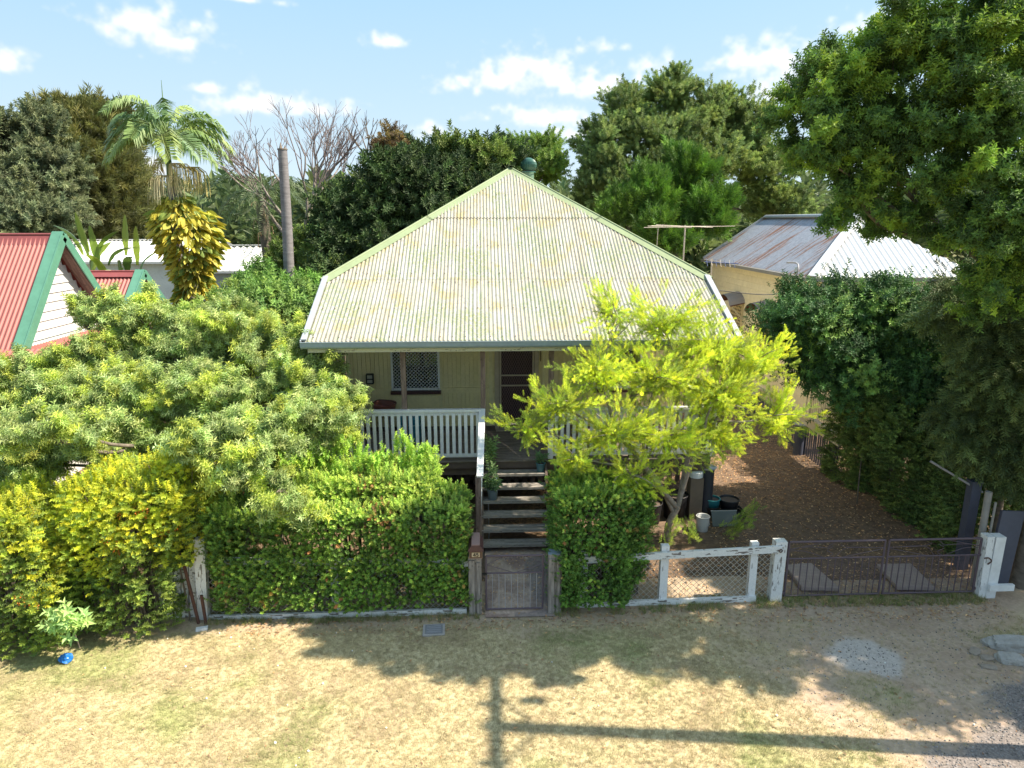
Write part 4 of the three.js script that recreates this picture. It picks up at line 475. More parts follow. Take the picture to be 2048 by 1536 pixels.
  { const g = new THREE.IcosahedronGeometry(0.1, 3), p = g.attributes.position; for (let i = 0; i < p.count; i++) { const v = V(p.getX(i), p.getY(i), p.getZ(i)), k = 0.6 + 0.8 * fbm(v.x * 30 + 50, v.y * 30 + v.z * 25 + 50, 0, 3, 301); p.setXYZ(i, v.x * k, v.y * k * 0.7 + 0.05, v.z * k * 0.8); } g.computeVertexNormals(); g.translate(-6.05, 0, -8.92); tagMesh('plastic_bag', 'crumpled bright blue plastic bag at the foot of the yellow hedge', 'bag', g, M(0.012, 0.13, 0.42, 0.4)); }
  const rock = (name, label, x, z, w, h, d, ry, s, m, group) => { const g = new THREE.IcosahedronGeometry(1, 4), p = g.attributes.position; for (let i = 0; i < p.count; i++) { const v = V(p.getX(i), p.getY(i), p.getZ(i)), q = (t) => Math.sign(t) * Math.pow(Math.abs(t), 0.55), n = 0.7 + 0.55 * fbm(v.x * 2.2 + s, v.y * 2.2 + v.z * 1.9 + s, 0, 5, s); p.setXYZ(i, q(v.x) * w / 2 * n, q(v.y) * h / 2 * n, q(v.z) * d / 2 * n); } const u = g.attributes.uv; for (let i = 0; i < p.count; i++) u.setXY(i, p.getX(i) * 1.0, p.getZ(i) + p.getY(i)); g.computeVertexNormals(); g.rotateY(ry); g.translate(x, gh(x, z) + h * 0.25, z); return tagMesh(name, label, 'rubble', g, m, group); };
  const cm = M(0.36, 0.345, 0.32, 0.95, { map: rep(wear, 3), bumpMap: fineBump, bumpScale: 0.012 }), em = M(0.30, 0.25, 0.20, 0.95, { map: rep(wear, 3), bumpMap: fineBump, bumpScale: 0.01 });
  rock('concrete_lump', 'long broken concrete kerb piece on the dirt at right', 7.95, -8.62, 0.95, 0.2, 0.27, -0.16, 311, cm, 'broken concrete pieces'); rock('concrete_lump', 'squarish concrete lump in front of the long kerb piece', 7.55, -8.33, 0.33, 0.14, 0.22, -0.2, 317, cm, 'broken concrete pieces'); rock('concrete_lump', 'small concrete chip at the left end of the long kerb piece', 7.52, -8.74, 0.16, 0.1, 0.13, 0.4, 331, cm, 'broken concrete pieces');
  rock('concrete_lump', 'flat pale fragment left of the concrete lumps', 7.2, -8.55, 0.2, 0.05, 0.14, 0.7, 337, em, 'broken concrete pieces'); rock('concrete_lump', 'flat brown fragment left of the squarish concrete lump', 7.28, -8.4, 0.2, 0.05, 0.12, -0.1, 347, em, 'broken concrete pieces'); rock('concrete_lump', 'flat grey fragment nearest the street in front of the concrete lumps', 7.15, -8.2, 0.22, 0.04, 0.1, -0.3, 349, em, 'broken concrete pieces'); rock('concrete_lump', 'concrete lump at the right edge nearest the street', 8.0, -8.2, 0.4, 0.1, 0.2, -0.3, 353, em, 'broken concrete pieces');
}
// power pole beside the street; its shadow falls across the verge
{
  const L = 9.6 / Math.tan(SUN_EL), bxp = 0.16 + 0.9934 * L, bzp = -7.36 + 0.114 * L, p = thing('power_pole', 'timber power pole with crossarm standing beside the street', 'pole', [bxp, 0, bzp]);
  const wd = mat.greyTimber; part(p, 'shaft', tube([[0, -0.2, 0], [0, 9.75, 0]], 0.14, 0.1, 4, 14), wd); pc(p, 'crossarm', bx(0.1, 0.12, 2.5), wd, -0.12, 9.5, 0.15);
  for (const z of [-0.98, -0.4, 0.6, 1.25]) part(p, 'insulator', [tube([[-0.12, 9.55, z], [-0.12, 9.75, z]], 0.06, 0.045, 2, 10), rod([-0.24, 9.6, z], [0, 9.6, z], 0.03, 6)], M(0.2, 0.1, 0.06, 0.3));
  part(p, 'brace', [bar([-0.12, 9.45, -0.6], [-0.1, 8.9, 0], 0.03, 0.03), bar([-0.12, 9.45, 0.7], [-0.1, 8.9, 0], 0.03, 0.03)], mat.steel); part(p, 'fuse_box', bxt(0.1, 0.3, 0.14, -0.05, 9.0, -0.5), mat.steel);
}
{ // aerials on the cottage roof
  const a = thing('television_antenna', 'wide silver television antenna on a thin mast above the right hip', 'antenna', [5.0, 0, -17]), m = M(0.42, 0.37, 0.32, 0.5, { metalness: 0.3 }), y = 6.03;
  part(a, 'mast', rod([0, 4.5, 0], [0, y + 0.05, 0], 0.018, 8), m); part(a, 'boom', rod([0.02, y, 0.5], [-0.02, y, -0.55], 0.014, 6), m); let k = 0; for (const [z, l] of [[0.42, 1.2], [0.1, 1.08], [-0.2, 0.96], [-0.5, 0.8]]) { pc(a, 'element', rod([-l, 0, 0], [l, 0, 0], 0.0065, 5), m, 0, y + 0.015 + 0.01 * (k++ % 2), z, 0, 0.1 + 0.1 * k, 0.03 - 0.018 * k); }
  part(a, 'stay', rod([-0.75, 4.6, 0.2], [-0.72, y - 0.02, 0.2], 0.008, 5), m);
  const b = thing('small_antenna', 'small blue ribbed antenna below the wide silver one', 'antenna', [5.25, 0, -15.6]), bm = M(0.06, 0.09, 0.22, 0.4); part(b, 'mast', rod([0, 4.4, 0], [0, 5.35, 0], 0.016, 6), m); part(b, 'boom', rod([-0.2, 5.28, 0.1], [0.55, 5.24, 0.2], 0.012, 5), bm); for (let i = 0; i < 7; i++) pc(b, 'element', rod([0, -0.08, 0.06], [0, 0.08, -0.06], 0.006, 4), i % 2 ? m : bm, -0.15 + i * 0.1, 5.27 - i * 0.005, 0.12 + i * 0.012);
  tagMesh('service_cable', 'thin black overhead cable between cottage and right neighbour', 'cable', tube([[4.72, 4.8, -14.0], [6.2, 4.63, -14.6], [7.0, 4.68, -15.2], [8.0, 4.78, -16.1]], 0.009, 0.009, 20, 4), mat.dark);
}
{ // far poles beyond the gardens
  for (const [x, z, t, l] of [[-33.5, -70, 6.6, 'distant pale power pole behind the banana plants'], [-26.2, -70, 7.0, 'distant pale power pole left of the second palm']]) { const p = thing('distant_pole', l, 'pole', [x, 0, z], 'distant power poles'); part(p, 'shaft', rod([0, 0, 0], [0, t, 0], 0.16, 8), M(0.4, 0.42, 0.4, 0.9)); pc(p, 'crossarm', bx(2.4, 0.14, 0.14), M(0.4, 0.42, 0.4, 0.9), 0, t - 0.4, 0); pc(p, 'lower_arm', bx(1.8, 0.12, 0.12), M(0.4, 0.42, 0.4, 0.9), 0, t - 1.3, 0); }
}

// ---------------------------------------------------------------- crowns: ellipsoids of foliage, [x, y, z, rx, ry, rz] in metres
const CROWN = {
  left_tree: [[-8.58,2.85,-12.6,1.0,0.9,1.0],[-7.0,3.7,-13.0,0.77,0.5,0.8],[-6.25,3.75,-13.4,0.96,0.55,0.9],[-6.83,3.12,-12.6,1.25,0.82,1.0],[-5.18,3.55,-13.2,1.22,0.77,1.0],[-3.84,3.42,-12.8,1.02,0.67,0.9],[-2.77,2.85,-12.0,0.77,0.68,0.8],[-7.9,2.12,-11.6,1.02,0.69,0.8],[-6.14,2.44,-11.4,1.0,0.6,0.8],[-4.77,2.53,-11.6,0.94,0.69,0.8],[-3.65,2.2,-11.2,0.92,0.68,0.7],[-3.64,1.5,-10.7,0.75,0.58,0.5],[-3.02,3.74,-12.6,0.5,0.49,0.6],[-4.64,4.2,-13.2,0.6,0.42,0.7],[-7.5,4.5,-13.2,0.36,0.26,0.4],[-6.8,4.26,-13.2,0.57,0.38,0.6],[-5.92,4.21,-13.2,0.67,0.38,0.6],[-3.58,2.7,-9.65,0.81,0.4,0.3],[-2.91,2.18,-9.55,0.63,0.44,0.25],[-4.24,2.93,-9.9,0.6,0.37,0.35],[-6.14,3.13,-10.1,0.83,0.34,0.4],[-6.93,3.22,-10.1,0.6,0.37,0.4],[-3.47,3.03,-10.3,0.85,0.47,0.4],[-8.48,3.48,-12.6,0.73,0.41,0.6],[-7.58,3.72,-12.8,0.65,0.37,0.6],[-7.12,4.63,-13.3,0.43,0.29,0.5],[-5.6,3.21,-11.9,1.14,0.62,0.6],[-6.7,3.18,-11.7,0.95,0.52,0.6],[-2.95,2.89,-11.3,0.94,0.6,0.5],[-3.68,3.29,-12.2,1.0,0.54,0.6],[-6.62,4.58,-13.3,0.57,0.33,0.5],[-5.23,4.38,-13.3,0.67,0.38,0.6],[-3.75,4.08,-13.0,0.57,0.38,0.5],[-7.73,3.13,-11.6,0.77,0.51,0.6],[-4.62,3.18,-11.6,0.95,0.52,0.6]],
  bottle: [[2.33,4.72,-11.45,0.59,0.42,0.4],[3.14,4.53,-11.55,0.95,0.52,0.55],[4.01,4.1,-11.45,0.86,0.6,0.55],[1.95,3.85,-11.05,0.75,0.67,0.55],[2.97,3.67,-11.05,1.01,0.67,0.64],[4.09,3.4,-11.05,0.93,0.76,0.64],[1.33,3.28,-10.65,0.73,0.41,0.48],[2.14,2.88,-10.55,0.9,0.57,0.55],[3.05,2.78,-10.55,0.82,0.57,0.55],[4.82,3.83,-11.45,0.78,0.52,0.55],[5.27,2.83,-11.45,0.62,0.53,0.48],[1.47,2.53,-10.35,0.56,0.48,0.4],[0.75,2.98,-10.55,0.48,0.24,0.32],[2.43,2.21,-10.25,0.56,0.4,0.4],[4.13,2.63,-11.25,0.7,0.52,0.55]],
  rbush: [[6.4,4.27,-13.2,0.89,0.79,0.9],[7.71,4.44,-13.4,1.11,0.71,0.9],[8.55,3.99,-13.0,1.09,0.89,0.9],[7.31,3.39,-13.0,1.29,0.9,0.9],[8.54,2.97,-12.6,1.08,0.88,0.9]],
  conifer: [[8.44,4.72,-11.2,0.76,0.76,0.8],[8.9,3.71,-11.0,0.85,0.94,0.8],[8.71,2.62,-11.1,0.61,0.88,0.7],[9.25,2.31,-10.9,0.61,0.78,0.7]],
  bigR: [[4.29,7.65,-8.9,0.68,0.68,0.8],[4.8,8.12,-8.9,0.74,0.55,1.04],[4.29,7.15,-9.2,0.46,0.39,0.64],[5.1,7.26,-9.0,0.89,0.7,0.8],[5.26,8.34,-8.4,0.81,0.58,0.8],[5.77,7.78,-8.0,0.67,0.73,0.8],[5.6,7.3,-8.4,0.83,0.72,0.8],[4.89,6.59,-9.2,0.53,0.53,0.64],[5.62,6.2,-9.2,0.47,0.47,0.64],[5.84,6.78,-8.2,0.65,0.41,0.8],[6.03,6.14,-8.4,0.68,0.43,0.72],[6.2,6.32,-8.0,0.41,0.7,0.72],[6.7,5.43,-8.8,0.46,0.4,0.55]],
  mango: [[-3.77,6.2,-22.0,1.09,0.93,1.6],[-2.13,7.15,-23.0,1.78,1.29,2],[-1.03,8.0,-24.0,1.34,0.75,1.5],[0.14,8.0,-24.0,1.17,0.67,1.5],[-3.06,5.03,-21.0,1.2,0.9,1.2],[-4.32,5.61,-21.5,0.61,0.61,1.0],[-1.61,6.05,-22.0,1.41,0.94,1.5],[-0.36,6.84,-23.0,1.14,0.97,1.5]],
  lime: [[2.34,9.44,-34.0,1.42,0.71,2],[2.97,8.68,-33.0,1.04,0.81,2],[1.63,8.98,-34.0,1.07,0.59,2]],
  bigback: [[8.38,11.79,-32.0,1.32,0.99,2],[6.63,10.95,-32.0,1.33,1.0,2],[10.24,10.76,-32.0,1.56,1.12,2],[5.17,9.57,-31.0,1.3,1.08,2],[7.78,9.79,-31.0,2.17,1.3,2.2],[11.65,10.14,-32.0,1.57,1.35,2],[6.11,8.06,-30.0,2.12,1.27,2],[9.31,8.48,-30.0,2.34,1.27,2],[4.64,7.24,-30.0,1.07,1.07,1.6],[12.31,8.35,-31.0,1.55,1.32,2],[13.37,6.64,-31.0,1.34,1.12,2],[7.88,7.04,-30.0,2.15,1.07,1.8]],
  conbush: [[6.03,6.9,-25.0,0.63,1.25,1],[7.54,7.64,-26.0,0.74,1.11,1],[8.23,6.38,-25.0,0.9,0.9,1],[6.37,5.7,-24.0,0.78,0.87,1],[4.96,6.38,-25.0,0.81,0.72,1]],
  eucalypt: [[-23.91,9.71,-38.0,1.16,1.54,2.5],[-22.3,10.44,-38.0,1.03,1.15,2.3],[-22.76,7.41,-36.0,1.73,1.48,2.5],[-21.55,8.18,-37.0,1.27,1.52,2.3],[-21.23,6.21,-34.0,1.88,0.82,2.3],[-25.58,8.72,-38.0,1.29,1.81,2.5]],
  casuarina: [[-22.99,10.9,-42.0,1.7,1.42,2.6],[-21.6,10.91,-42.0,1.28,1.42,2.4],[-21.65,8.67,-41.0,1.83,1.97,2.8],[-23.22,7.31,-41.0,1.7,1.7,2.4],[-21.09,6.76,-41.0,1.42,1.42,2.2],[-21.51,6.21,-44.0,1.38,1.07,2]],
  shrub_back: [[-6.39,4.32,-18.0,0.78,0.45,0.8],[-5.78,4.48,-19.0,0.82,0.41,0.8],[-5.3,4.11,-16.5,0.84,0.42,0.8],[-4.74,4.11,-17.5,0.51,0.44,0.7]],
};
function leafy(list) {   // list of [base, direction, length, width, normal, droop] -> two folded triangles each
  const P = []; for (const [b, d, l, w, n, dr] of list) { const side = d.clone().cross(n).normalize(), mid = b.clone().addScaledVector(d, l * 0.45), tip = b.clone().addScaledVector(d, l).addScaledVector(n, -dr * l), a = mid.clone().addScaledVector(side, w / 2).addScaledVector(n, w * 0.18), c = mid.clone().addScaledVector(side, -w / 2).addScaledVector(n, w * 0.18); P.push(...b, ...a, ...tip, ...b, ...tip, ...c); }
  const g = new THREE.BufferGeometry(); g.setAttribute('position', new THREE.Float32BufferAttribute(P.map(Number), 3)); g.computeVertexNormals(); return g;
}
function sprig({ n, len, ll, lw, a0 = 0.6, a1 = 1.2, droop = 0.2, flat = 0, jit = 0.3 }) {
  const list = [];
  for (let i = 0; i < n; i++) { const t = (i + 0.5) / n, az = flat ? (i % 2) * Math.PI + gs() * jit : i * 2.4 + gs() * jit, al = a1 + (a0 - a1) * t + gs() * 0.15, rad = V(Math.cos(az), 0, Math.sin(az)), d = V(0, Math.cos(al), 0).addScaledVector(rad, Math.sin(al)).normalize(), up = V(0, Math.sin(al), 0).addScaledVector(rad, -Math.cos(al)).add(V(gs(), gs(), gs()).multiplyScalar(0.3)).normalize(); list.push([V(0, t * len, 0), d, ll * rr(0.75, 1.15), lw * rr(0.8, 1.15), up, droop]); }
  return leafy(list);
}
const SPRIG = {
  broad: sprig({ n: 12, len: 0.2, ll: 0.1, lw: 0.042 }), pinnate: sprig({ n: 18, len: 0.2, ll: 0.095, lw: 0.025, a0: 0.75, a1: 1.45, droop: 0.3 }), fine: sprig({ n: 26, len: 0.13, ll: 0.042, lw: 0.0095, a0: 0.5, a1: 1.15, droop: 0.15 }),
  small: sprig({ n: 14, len: 0.13, ll: 0.05, lw: 0.027, a0: 0.5, a1: 1.2 }), needle: sprig({ n: 30, len: 0.34, ll: 0.13, lw: 0.007, a0: 0.3, a1: 0.7, droop: 0.4 }), clump: sprig({ n: 26, len: 0.5, ll: 0.22, lw: 0.085, a0: 0.5, a1: 1.3 }), far: sprig({ n: 22, len: 0.9, ll: 0.55, lw: 0.24, a0: 0.5, a1: 1.4 }), wisp: sprig({ n: 34, len: 0.8, ll: 0.32, lw: 0.02, a0: 0.25, a1: 0.8, droop: 0.3 }),
};
function scatter(parent, name, geo, m, items) {   // items: [pos, dir, size, color]
  const im = shadows(new THREE.InstancedMesh(geo, m, items.length)), q = new THREE.Quaternion(), q2 = new THREE.Quaternion(), mt = new THREE.Matrix4(), Y = V(0, 1, 0), c = new THREE.Color();
  items.forEach(([p, d, s, col], i) => { q.setFromUnitVectors(Y, d); q2.setFromAxisAngle(Y, rnd() * 6.283); mt.compose(p, q.multiply(q2), V(s, s, s)); im.setMatrixAt(i, mt); im.setColorAt(i, c.setRGB(...col)); });
  im.name = name; im.userData.kind = 'stuff'; parent.add(im); return im;
}
const tint = (pal, k = 1) => { const c = pal[Math.floor(rnd() * pal.length)], b = 1.6 * k * rr(0.75, 1.25), h = rr(-0.08, 0.08); return [c[0] * b * (1 + h), c[1] * b, c[2] * b * (1 - h)]; };
// fill ellipsoids with clumps of sprigs; returns the clump centres
function crown(parent, ells, o) {
  const cs = []; const vol = ells.map(([, , , a, b, c]) => Math.pow(a * b * c, 0.72)), tot = vol.reduce((a, b) => a + b, 0);
  ells.forEach((e, i) => { const k = Math.max(3, Math.round(o.clumps * vol[i] / tot)); for (let j = 0; j < k; j++) { const v = V(gs(), gs(), gs()).normalize(), r = Math.pow(rnd(), 0.42) * rr(0.68, 1.0); cs.push({ p: V(e[0] + v.x * e[3] * r, e[1] + v.y * e[4] * r, e[2] + v.z * e[5] * r), r: (o.cr || 0.3) * Math.cbrt(e[3] * e[4] * e[5]) * rr(0.65, 1.3), c: V(e[0], e[1], e[2]), t: rr(0.8, 1.2), col: rnd(), ax: v.clone().add(V(gs() * 0.4, 0.35 + gs() * 0.3, gs() * 0.4)).normalize() }); } });
  const items = []; for (let i = 0; i < o.n; i++) { const k = cs[Math.floor(rnd() * cs.length)], u = V(gs(), gs() * (o.flat || 0.8), gs()), p = k.p.clone().addScaledVector(u, k.r * (o.spray ? 0.45 : 1)); if (o.spray) p.addScaledVector(k.ax, (rnd() - 0.62) * o.spray * k.t); const d = p.clone().sub(k.c).normalize().multiplyScalar(o.out ?? 0.7).addScaledVector(u, 0.35).add(V(gs() * 0.5, (o.up ?? 0.5) + gs() * 0.5, gs() * 0.5)); if (d.lengthSq() < 1e-4) d.set(0, 1, 0); d.normalize(); if (p.y < 0.1) continue; items.push([p, d, rr(...(o.size || [0.8, 1.3])), tint(o.pal2 && k.col < (o.p2 || 0.3) ? o.pal2 : o.pal, k.t)]); }
  scatter(parent, o.name || 'crown', SPRIG[o.sprig], o.mat || LEAF, items); return cs;
}
function wood(parent, base, fork, ells, cs, r0, m, o = {}) {   // trunk, limbs to each ellipsoid, twigs to its clumps
  const g = [], b = V(...base), f = V(...fork), mid = b.clone().lerp(f, 0.5).add(V(gs() * 0.12, 0, gs() * 0.12)); g.push(tube([b.clone().add(V(0, -0.25, 0)), mid, f], r0, r0 * 0.72, 6, 9));
  const nk = Math.max(2, Math.min(4, Math.round(ells.length / 4))), by = ells.map((e) => [Math.atan2(e[2] - f.z + gs() * 0.3, e[0] - f.x), e]).sort((x, y) => x[0] - y[0]).map((x) => x[1]), node = new Map();
  for (let i = 0; i < nk; i++) { const part_ = by.slice(Math.floor(i * by.length / nk), Math.floor((i + 1) * by.length / nk)), a = V(0, 0, 0); part_.forEach((e) => a.add(V(e[0], e[1], e[2]))); a.multiplyScalar(1 / part_.length); const s0 = f.clone().lerp(b, rnd() * 0.3), n0 = s0.clone().lerp(a, 0.62).add(V(gs() * 0.1, gs() * 0.1, gs() * 0.1)); g.push(tube([s0, s0.clone().lerp(n0, 0.5).add(V(gs() * 0.2, rr(-0.05, 0.2), gs() * 0.2)), n0], r0 * 0.6, r0 * (o.limb || 0.4), 6, 7)); part_.forEach((e) => node.set(e, n0)); }
  for (const e of ells) { const c = V(e[0], e[1], e[2]), s = node.get(e), m1 = s.clone().lerp(c, 0.5).add(V(gs() * 0.25, rr(-0.1, 0.25) - 0.1 * c.distanceTo(s), gs() * 0.25)); g.push(tube([s, m1, c], r0 * (o.limb || 0.4) * 0.8, r0 * 0.12, 7, 6));
    const near = cs.filter((k) => k.c.distanceTo(c) < 0.01); for (let i = 0; i < Math.min(near.length, o.twigs ?? 7); i++) { const t = rr(0.4, 1), a = m1.clone().lerp(c, t); g.push(tube([a, a.clone().lerp(near[i].p, 0.5).add(V(gs() * 0.1, 0.05, gs() * 0.1)), near[i].p], r0 * 0.1 + 0.004, 0.004, 4, 4)); } }
  return part(parent, 'trunk', g, m);
}
function tree(name, label, key, base, fork, r0, bark, o, w) { const t = thing(name, label, o.cat || 'tree'); if (o.group) t.userData.group = o.group; const ells = Array.isArray(key) ? key : CROWN[key], cs = crown(t, ells, o); wood(t, base, fork, ells, cs, r0, bark, w); return t; }

scatter(screwRoof, 'roofing_screws', screwGeo, M(1, 1, 1, 0.7), screwPts);
// front garden trees
tree('pale_tree', 'spreading pale green feathery tree in front of the red roofed house', 'left_tree', [-5.2, 0.3, -11.8], [-5.1, 1.7, -12.0], 0.13, mat.bark, { n: 40000, clumps: 1150, cr: 0.27, spray: 0.3, sprig: 'pinnate', size: [0.55, 1.0], pal: [[0.235, 0.305, 0.095], [0.30, 0.365, 0.14], [0.18, 0.245, 0.08], [0.35, 0.41, 0.18]], pal2: [[0.37, 0.42, 0.08], [0.30, 0.36, 0.09]], p2: 0.28, up: 0.5 });
CROWN.bottle = CROWN.bottle.map(([x, y, z, a, b, c]) => [x - 0.06, y, z, a, b * 1.05, c]);
tree('yellow_green_tree', 'small bright yellow-green tree with several thin trunks before the verandah', 'bottle', [3.5, 0.3, -11.75], [3.55, 1.1, -11.5], 0.075, mat.barkPale, { n: 13500, clumps: 520, cr: 0.22, spray: 0.7, sprig: 'fine', size: [0.55, 1.1], pal: [[0.50, 0.53, 0.045], [0.44, 0.50, 0.05], [0.36, 0.44, 0.05]], pal2: [[0.19, 0.25, 0.04], [0.24, 0.30, 0.045]], p2: 0.22, mat: LEAFT, up: 0.35 }, { limb: 0.55, twigs: 9 });
{ const t = thing('low_sapling', 'thin wispy yellow-green sapling beside the white bucket', 'sapling'); const it = []; const st = []; for (const [a, b] of [[[4.3, 0.35, -11.7], [5.0, 1.0, -11.6]], [[2.6, 0.2, -10.9], [2.75, 1.35, -10.7]], [[3.0, 0.2, -10.9], [3.3, 1.1, -10.8]], [[3.9, 0.3, -11.5], [3.7, 0.9, -11.2]], [[4.5, 0.3, -11.8], [4.9, 0.75, -11.5]]]) { const A = V(...a), B = V(...b); st.push(tube([A, A.clone().lerp(B, 0.5).add(V(0, 0.05, 0)), B], 0.008, 0.003, 4, 4)); for (let i = 0; i < 42; i++) { const k = rr(0.2, 1.05); it.push([A.clone().lerp(B, k).add(V(gs() * 0.12, gs() * 0.09, gs() * 0.12)), B.clone().sub(A).normalize().add(V(gs() * 0.6, gs() * 0.4, gs() * 0.6)).normalize(), rr(0.8, 1.3), tint([[0.26, 0.33, 0.05], [0.33, 0.40, 0.06], [0.18, 0.26, 0.05]])]); } } part(t, 'stem', st, mat.bark, true); scatter(t, 'leaves', SPRIG.fine, LEAFT, it); }
// hedges: sprigs over the faces of a soft box
function hedge(name, label, boxes, o) {
  const t = thing(name, label, 'hedge'), items = [], tw = [];
  const A = boxes.map(([x0, x1, y0, y1, z0, z1]) => { const a = x1 - x0, b = y1 - y0, c = Math.abs(z1 - z0); return a * b * 1.2 + a * c + 2 * b * c; }), tot = A.reduce((a, b) => a + b, 0);
  boxes.forEach(([x0, x1, y0, y1, z0, z1, sk = 0], bi) => { const n = Math.round(o.n * A[bi] / tot), a = x1 - x0, b = y1 - y0, c = z0 - z1;
    for (let i = 0; i < n; i++) { const f = rnd() * (a * b * 1.35 + a * c * 1.15 + 2 * b * c); let u = rnd(), v = rnd(), nx = 0, ny = 0, nz = 0, x, y, z; if (f < a * b) { x = x0 + a * u; y = y0 + b * v; z = z0; nz = 1; } else if (f < a * b * 1.35) { x = x0 + a * u; y = y0 + b * v; z = z1 + c * rr(0.1, 0.7); nz = rr(-.5, 1); ny = .5; } else if (f < a * b * 1.35 + a * c * 1.15) { x = x0 + a * u; y = y1; z = z1 + c * v; ny = 1; } else { const s = rnd() < 0.5; x = s ? x0 : x1; y = y0 + b * u; z = z1 + c * v; nx = s ? -1 : 1; }
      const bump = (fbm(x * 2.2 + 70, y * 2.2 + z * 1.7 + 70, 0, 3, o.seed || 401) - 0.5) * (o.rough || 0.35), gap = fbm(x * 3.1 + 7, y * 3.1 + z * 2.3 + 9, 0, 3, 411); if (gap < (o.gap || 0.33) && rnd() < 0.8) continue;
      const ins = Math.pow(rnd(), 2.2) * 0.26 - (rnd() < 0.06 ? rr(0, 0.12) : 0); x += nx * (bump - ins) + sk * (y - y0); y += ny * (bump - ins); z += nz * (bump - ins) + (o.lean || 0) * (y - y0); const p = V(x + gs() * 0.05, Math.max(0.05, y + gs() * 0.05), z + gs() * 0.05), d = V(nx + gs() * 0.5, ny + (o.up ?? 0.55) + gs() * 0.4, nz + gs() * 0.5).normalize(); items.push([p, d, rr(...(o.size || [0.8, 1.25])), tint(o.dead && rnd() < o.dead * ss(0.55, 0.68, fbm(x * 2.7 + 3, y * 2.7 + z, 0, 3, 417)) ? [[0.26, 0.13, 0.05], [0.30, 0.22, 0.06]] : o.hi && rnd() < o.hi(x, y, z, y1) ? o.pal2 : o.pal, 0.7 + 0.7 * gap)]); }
    for (let i = 0; i < (o.twigs ?? 26); i++) { const X = x0 + a * rr(.05, .95), Z = z1 + c * rr(0.2, 0.8); tw.push(tube([V(X, -0.05 + gh(X, Z), Z), V(X + gs() * 0.15, y0 + b * 0.4, Z + gs() * 0.15), V(X + gs() * 0.3, y0 + b * 0.9, Z + gs() * 0.2)], 0.017, 0.006, 5, 4)); } });
  scatter(t, 'foliage', SPRIG[o.sprig || 'small'], o.mat || LEAF, items); part(t, 'stems', tw, mat.bark, true); return t;
}
const gp = [[0.115, 0.20, 0.03], [0.16, 0.26, 0.038], [0.075, 0.14, 0.024]], gp2 = [[0.27, 0.37, 0.06], [0.32, 0.40, 0.075]];
hedge('clipped_hedge', 'clipped green hedge left of the foot gate, above chain-link fence', [[-4.2, -0.32, 0.2, 1.8, -9.82, -11.0], [-3.0, -0.9, 1.6, 2.1, -10.3, -11.4]], { n: 20000, dead: 0.14, gap: 0.33, pal: gp, size: [0.4, 0.95], pal2: gp2, hi: (x, y, z, y1) => (y > 1.75 ? 0.75 : 0.1), rough: 0.34 });
{ const t = thing('shoots', 'pale new shoots standing above the left clipped hedge', 'shrub'); const it = []; for (let i = 0; i < 60; i++) { const x = rr(-3.3, -0.7), z = rr(-11.2, -10.6), h = rr(2.0, 2.35); for (let j = 0; j < 9; j++) it.push([V(x + gs() * 0.06, h + j * 0.03, z + gs() * 0.06), V(gs() * 0.7, 1, gs() * 0.7).normalize(), rr(0.8, 1.2), tint([[0.30, 0.42, 0.06], [0.22, 0.35, 0.05]])]); } t.name = numbered('hedge_shoots'); scatter(t, 'leaves', SPRIG.small, LEAF, it); }
hedge('clipped_hedge', 'clipped dark green hedge right of the foot gate beside the steps', [[1.2, 2.3, 0.1, 2.0, -9.84, -11.0], [2.2, 2.6, 0.4, 1.9, -10.0, -10.9]], { n: 11500, dead: 0.1, gap: 0.33, size: [0.4, 0.9], pal: [[0.095, 0.18, 0.03], [0.13, 0.235, 0.035], [0.065, 0.13, 0.022]], pal2: gp2, hi: (x, y) => (y > 1.85 ? 0.5 : 0.04), rough: 0.26, seed: 421 });
const yel = [[0.40, 0.40, 0.024], [0.34, 0.37, 0.028], [0.25, 0.31, 0.03]];
{ const h = hedge('golden_hedge', 'tall yellow and green hedge with orange berries on the street side at left', [[-7.9, -6.3, 0.12, 1.9, -8.95, -10.3], [-6.5, -5.0, 0.12, 2.0, -9.4, -10.6], [-6.2, -4.5, 1.5, 2.35, -9.5, -10.8], [-4.9, -4.45, 1.0, 2.7, -9.85, -10.5], [-7.9, -6.4, 1.5, 2.2, -9.1, -10.4]], { n: 18500, pal: [[0.13, 0.19, 0.03], [0.18, 0.245, 0.035], [0.09, 0.145, 0.025]], pal2: yel, hi: (x, y, z) => ss(0.85, 1.7, y + 1.1 * (pn(x * 2.1, z * 2 + y * 2, 0, 7) - 0.5)) * 0.9, sprig: 'small', size: [0.5, 1.1], rough: 0.6, gap: 0.36, up: 0.35, seed: 431, mat: LEAFT });
  const bl = new THREE.IcosahedronGeometry(0.012, 0), bg = mergeGeometries([0, 1, 2, 3, 4, 5, 6].map((i) => bl.clone().translate(gs() * 0.018, -i * 0.016, gs() * 0.018))), it = []; for (const [x, y, z, n, s] of [[-4.75, 1.75, -9.7, 12, 0.2], [-5.4, 1.6, -9.45, 16, 0.2], [-6.4, 1.05, -9.0, 8, 0.2], [-5.1, 2.05, -9.6, 9, 0.2], [-7.2, 1.3, -8.9, 6, 0.25]]) for (let i = 0; i < n; i++) it.push([V(x + gs() * s, y + gs() * s * 0.7, z + gs() * 0.1 + 0.12), V(gs() * 0.3, 1, gs() * 0.3).normalize(), rr(0.6, 1.0), tint([[0.40, 0.15, 0.02], [0.5, 0.15, 0.02]])]); scatter(h, 'berries', bg, M(1, 1, 1, 0.5), it); }
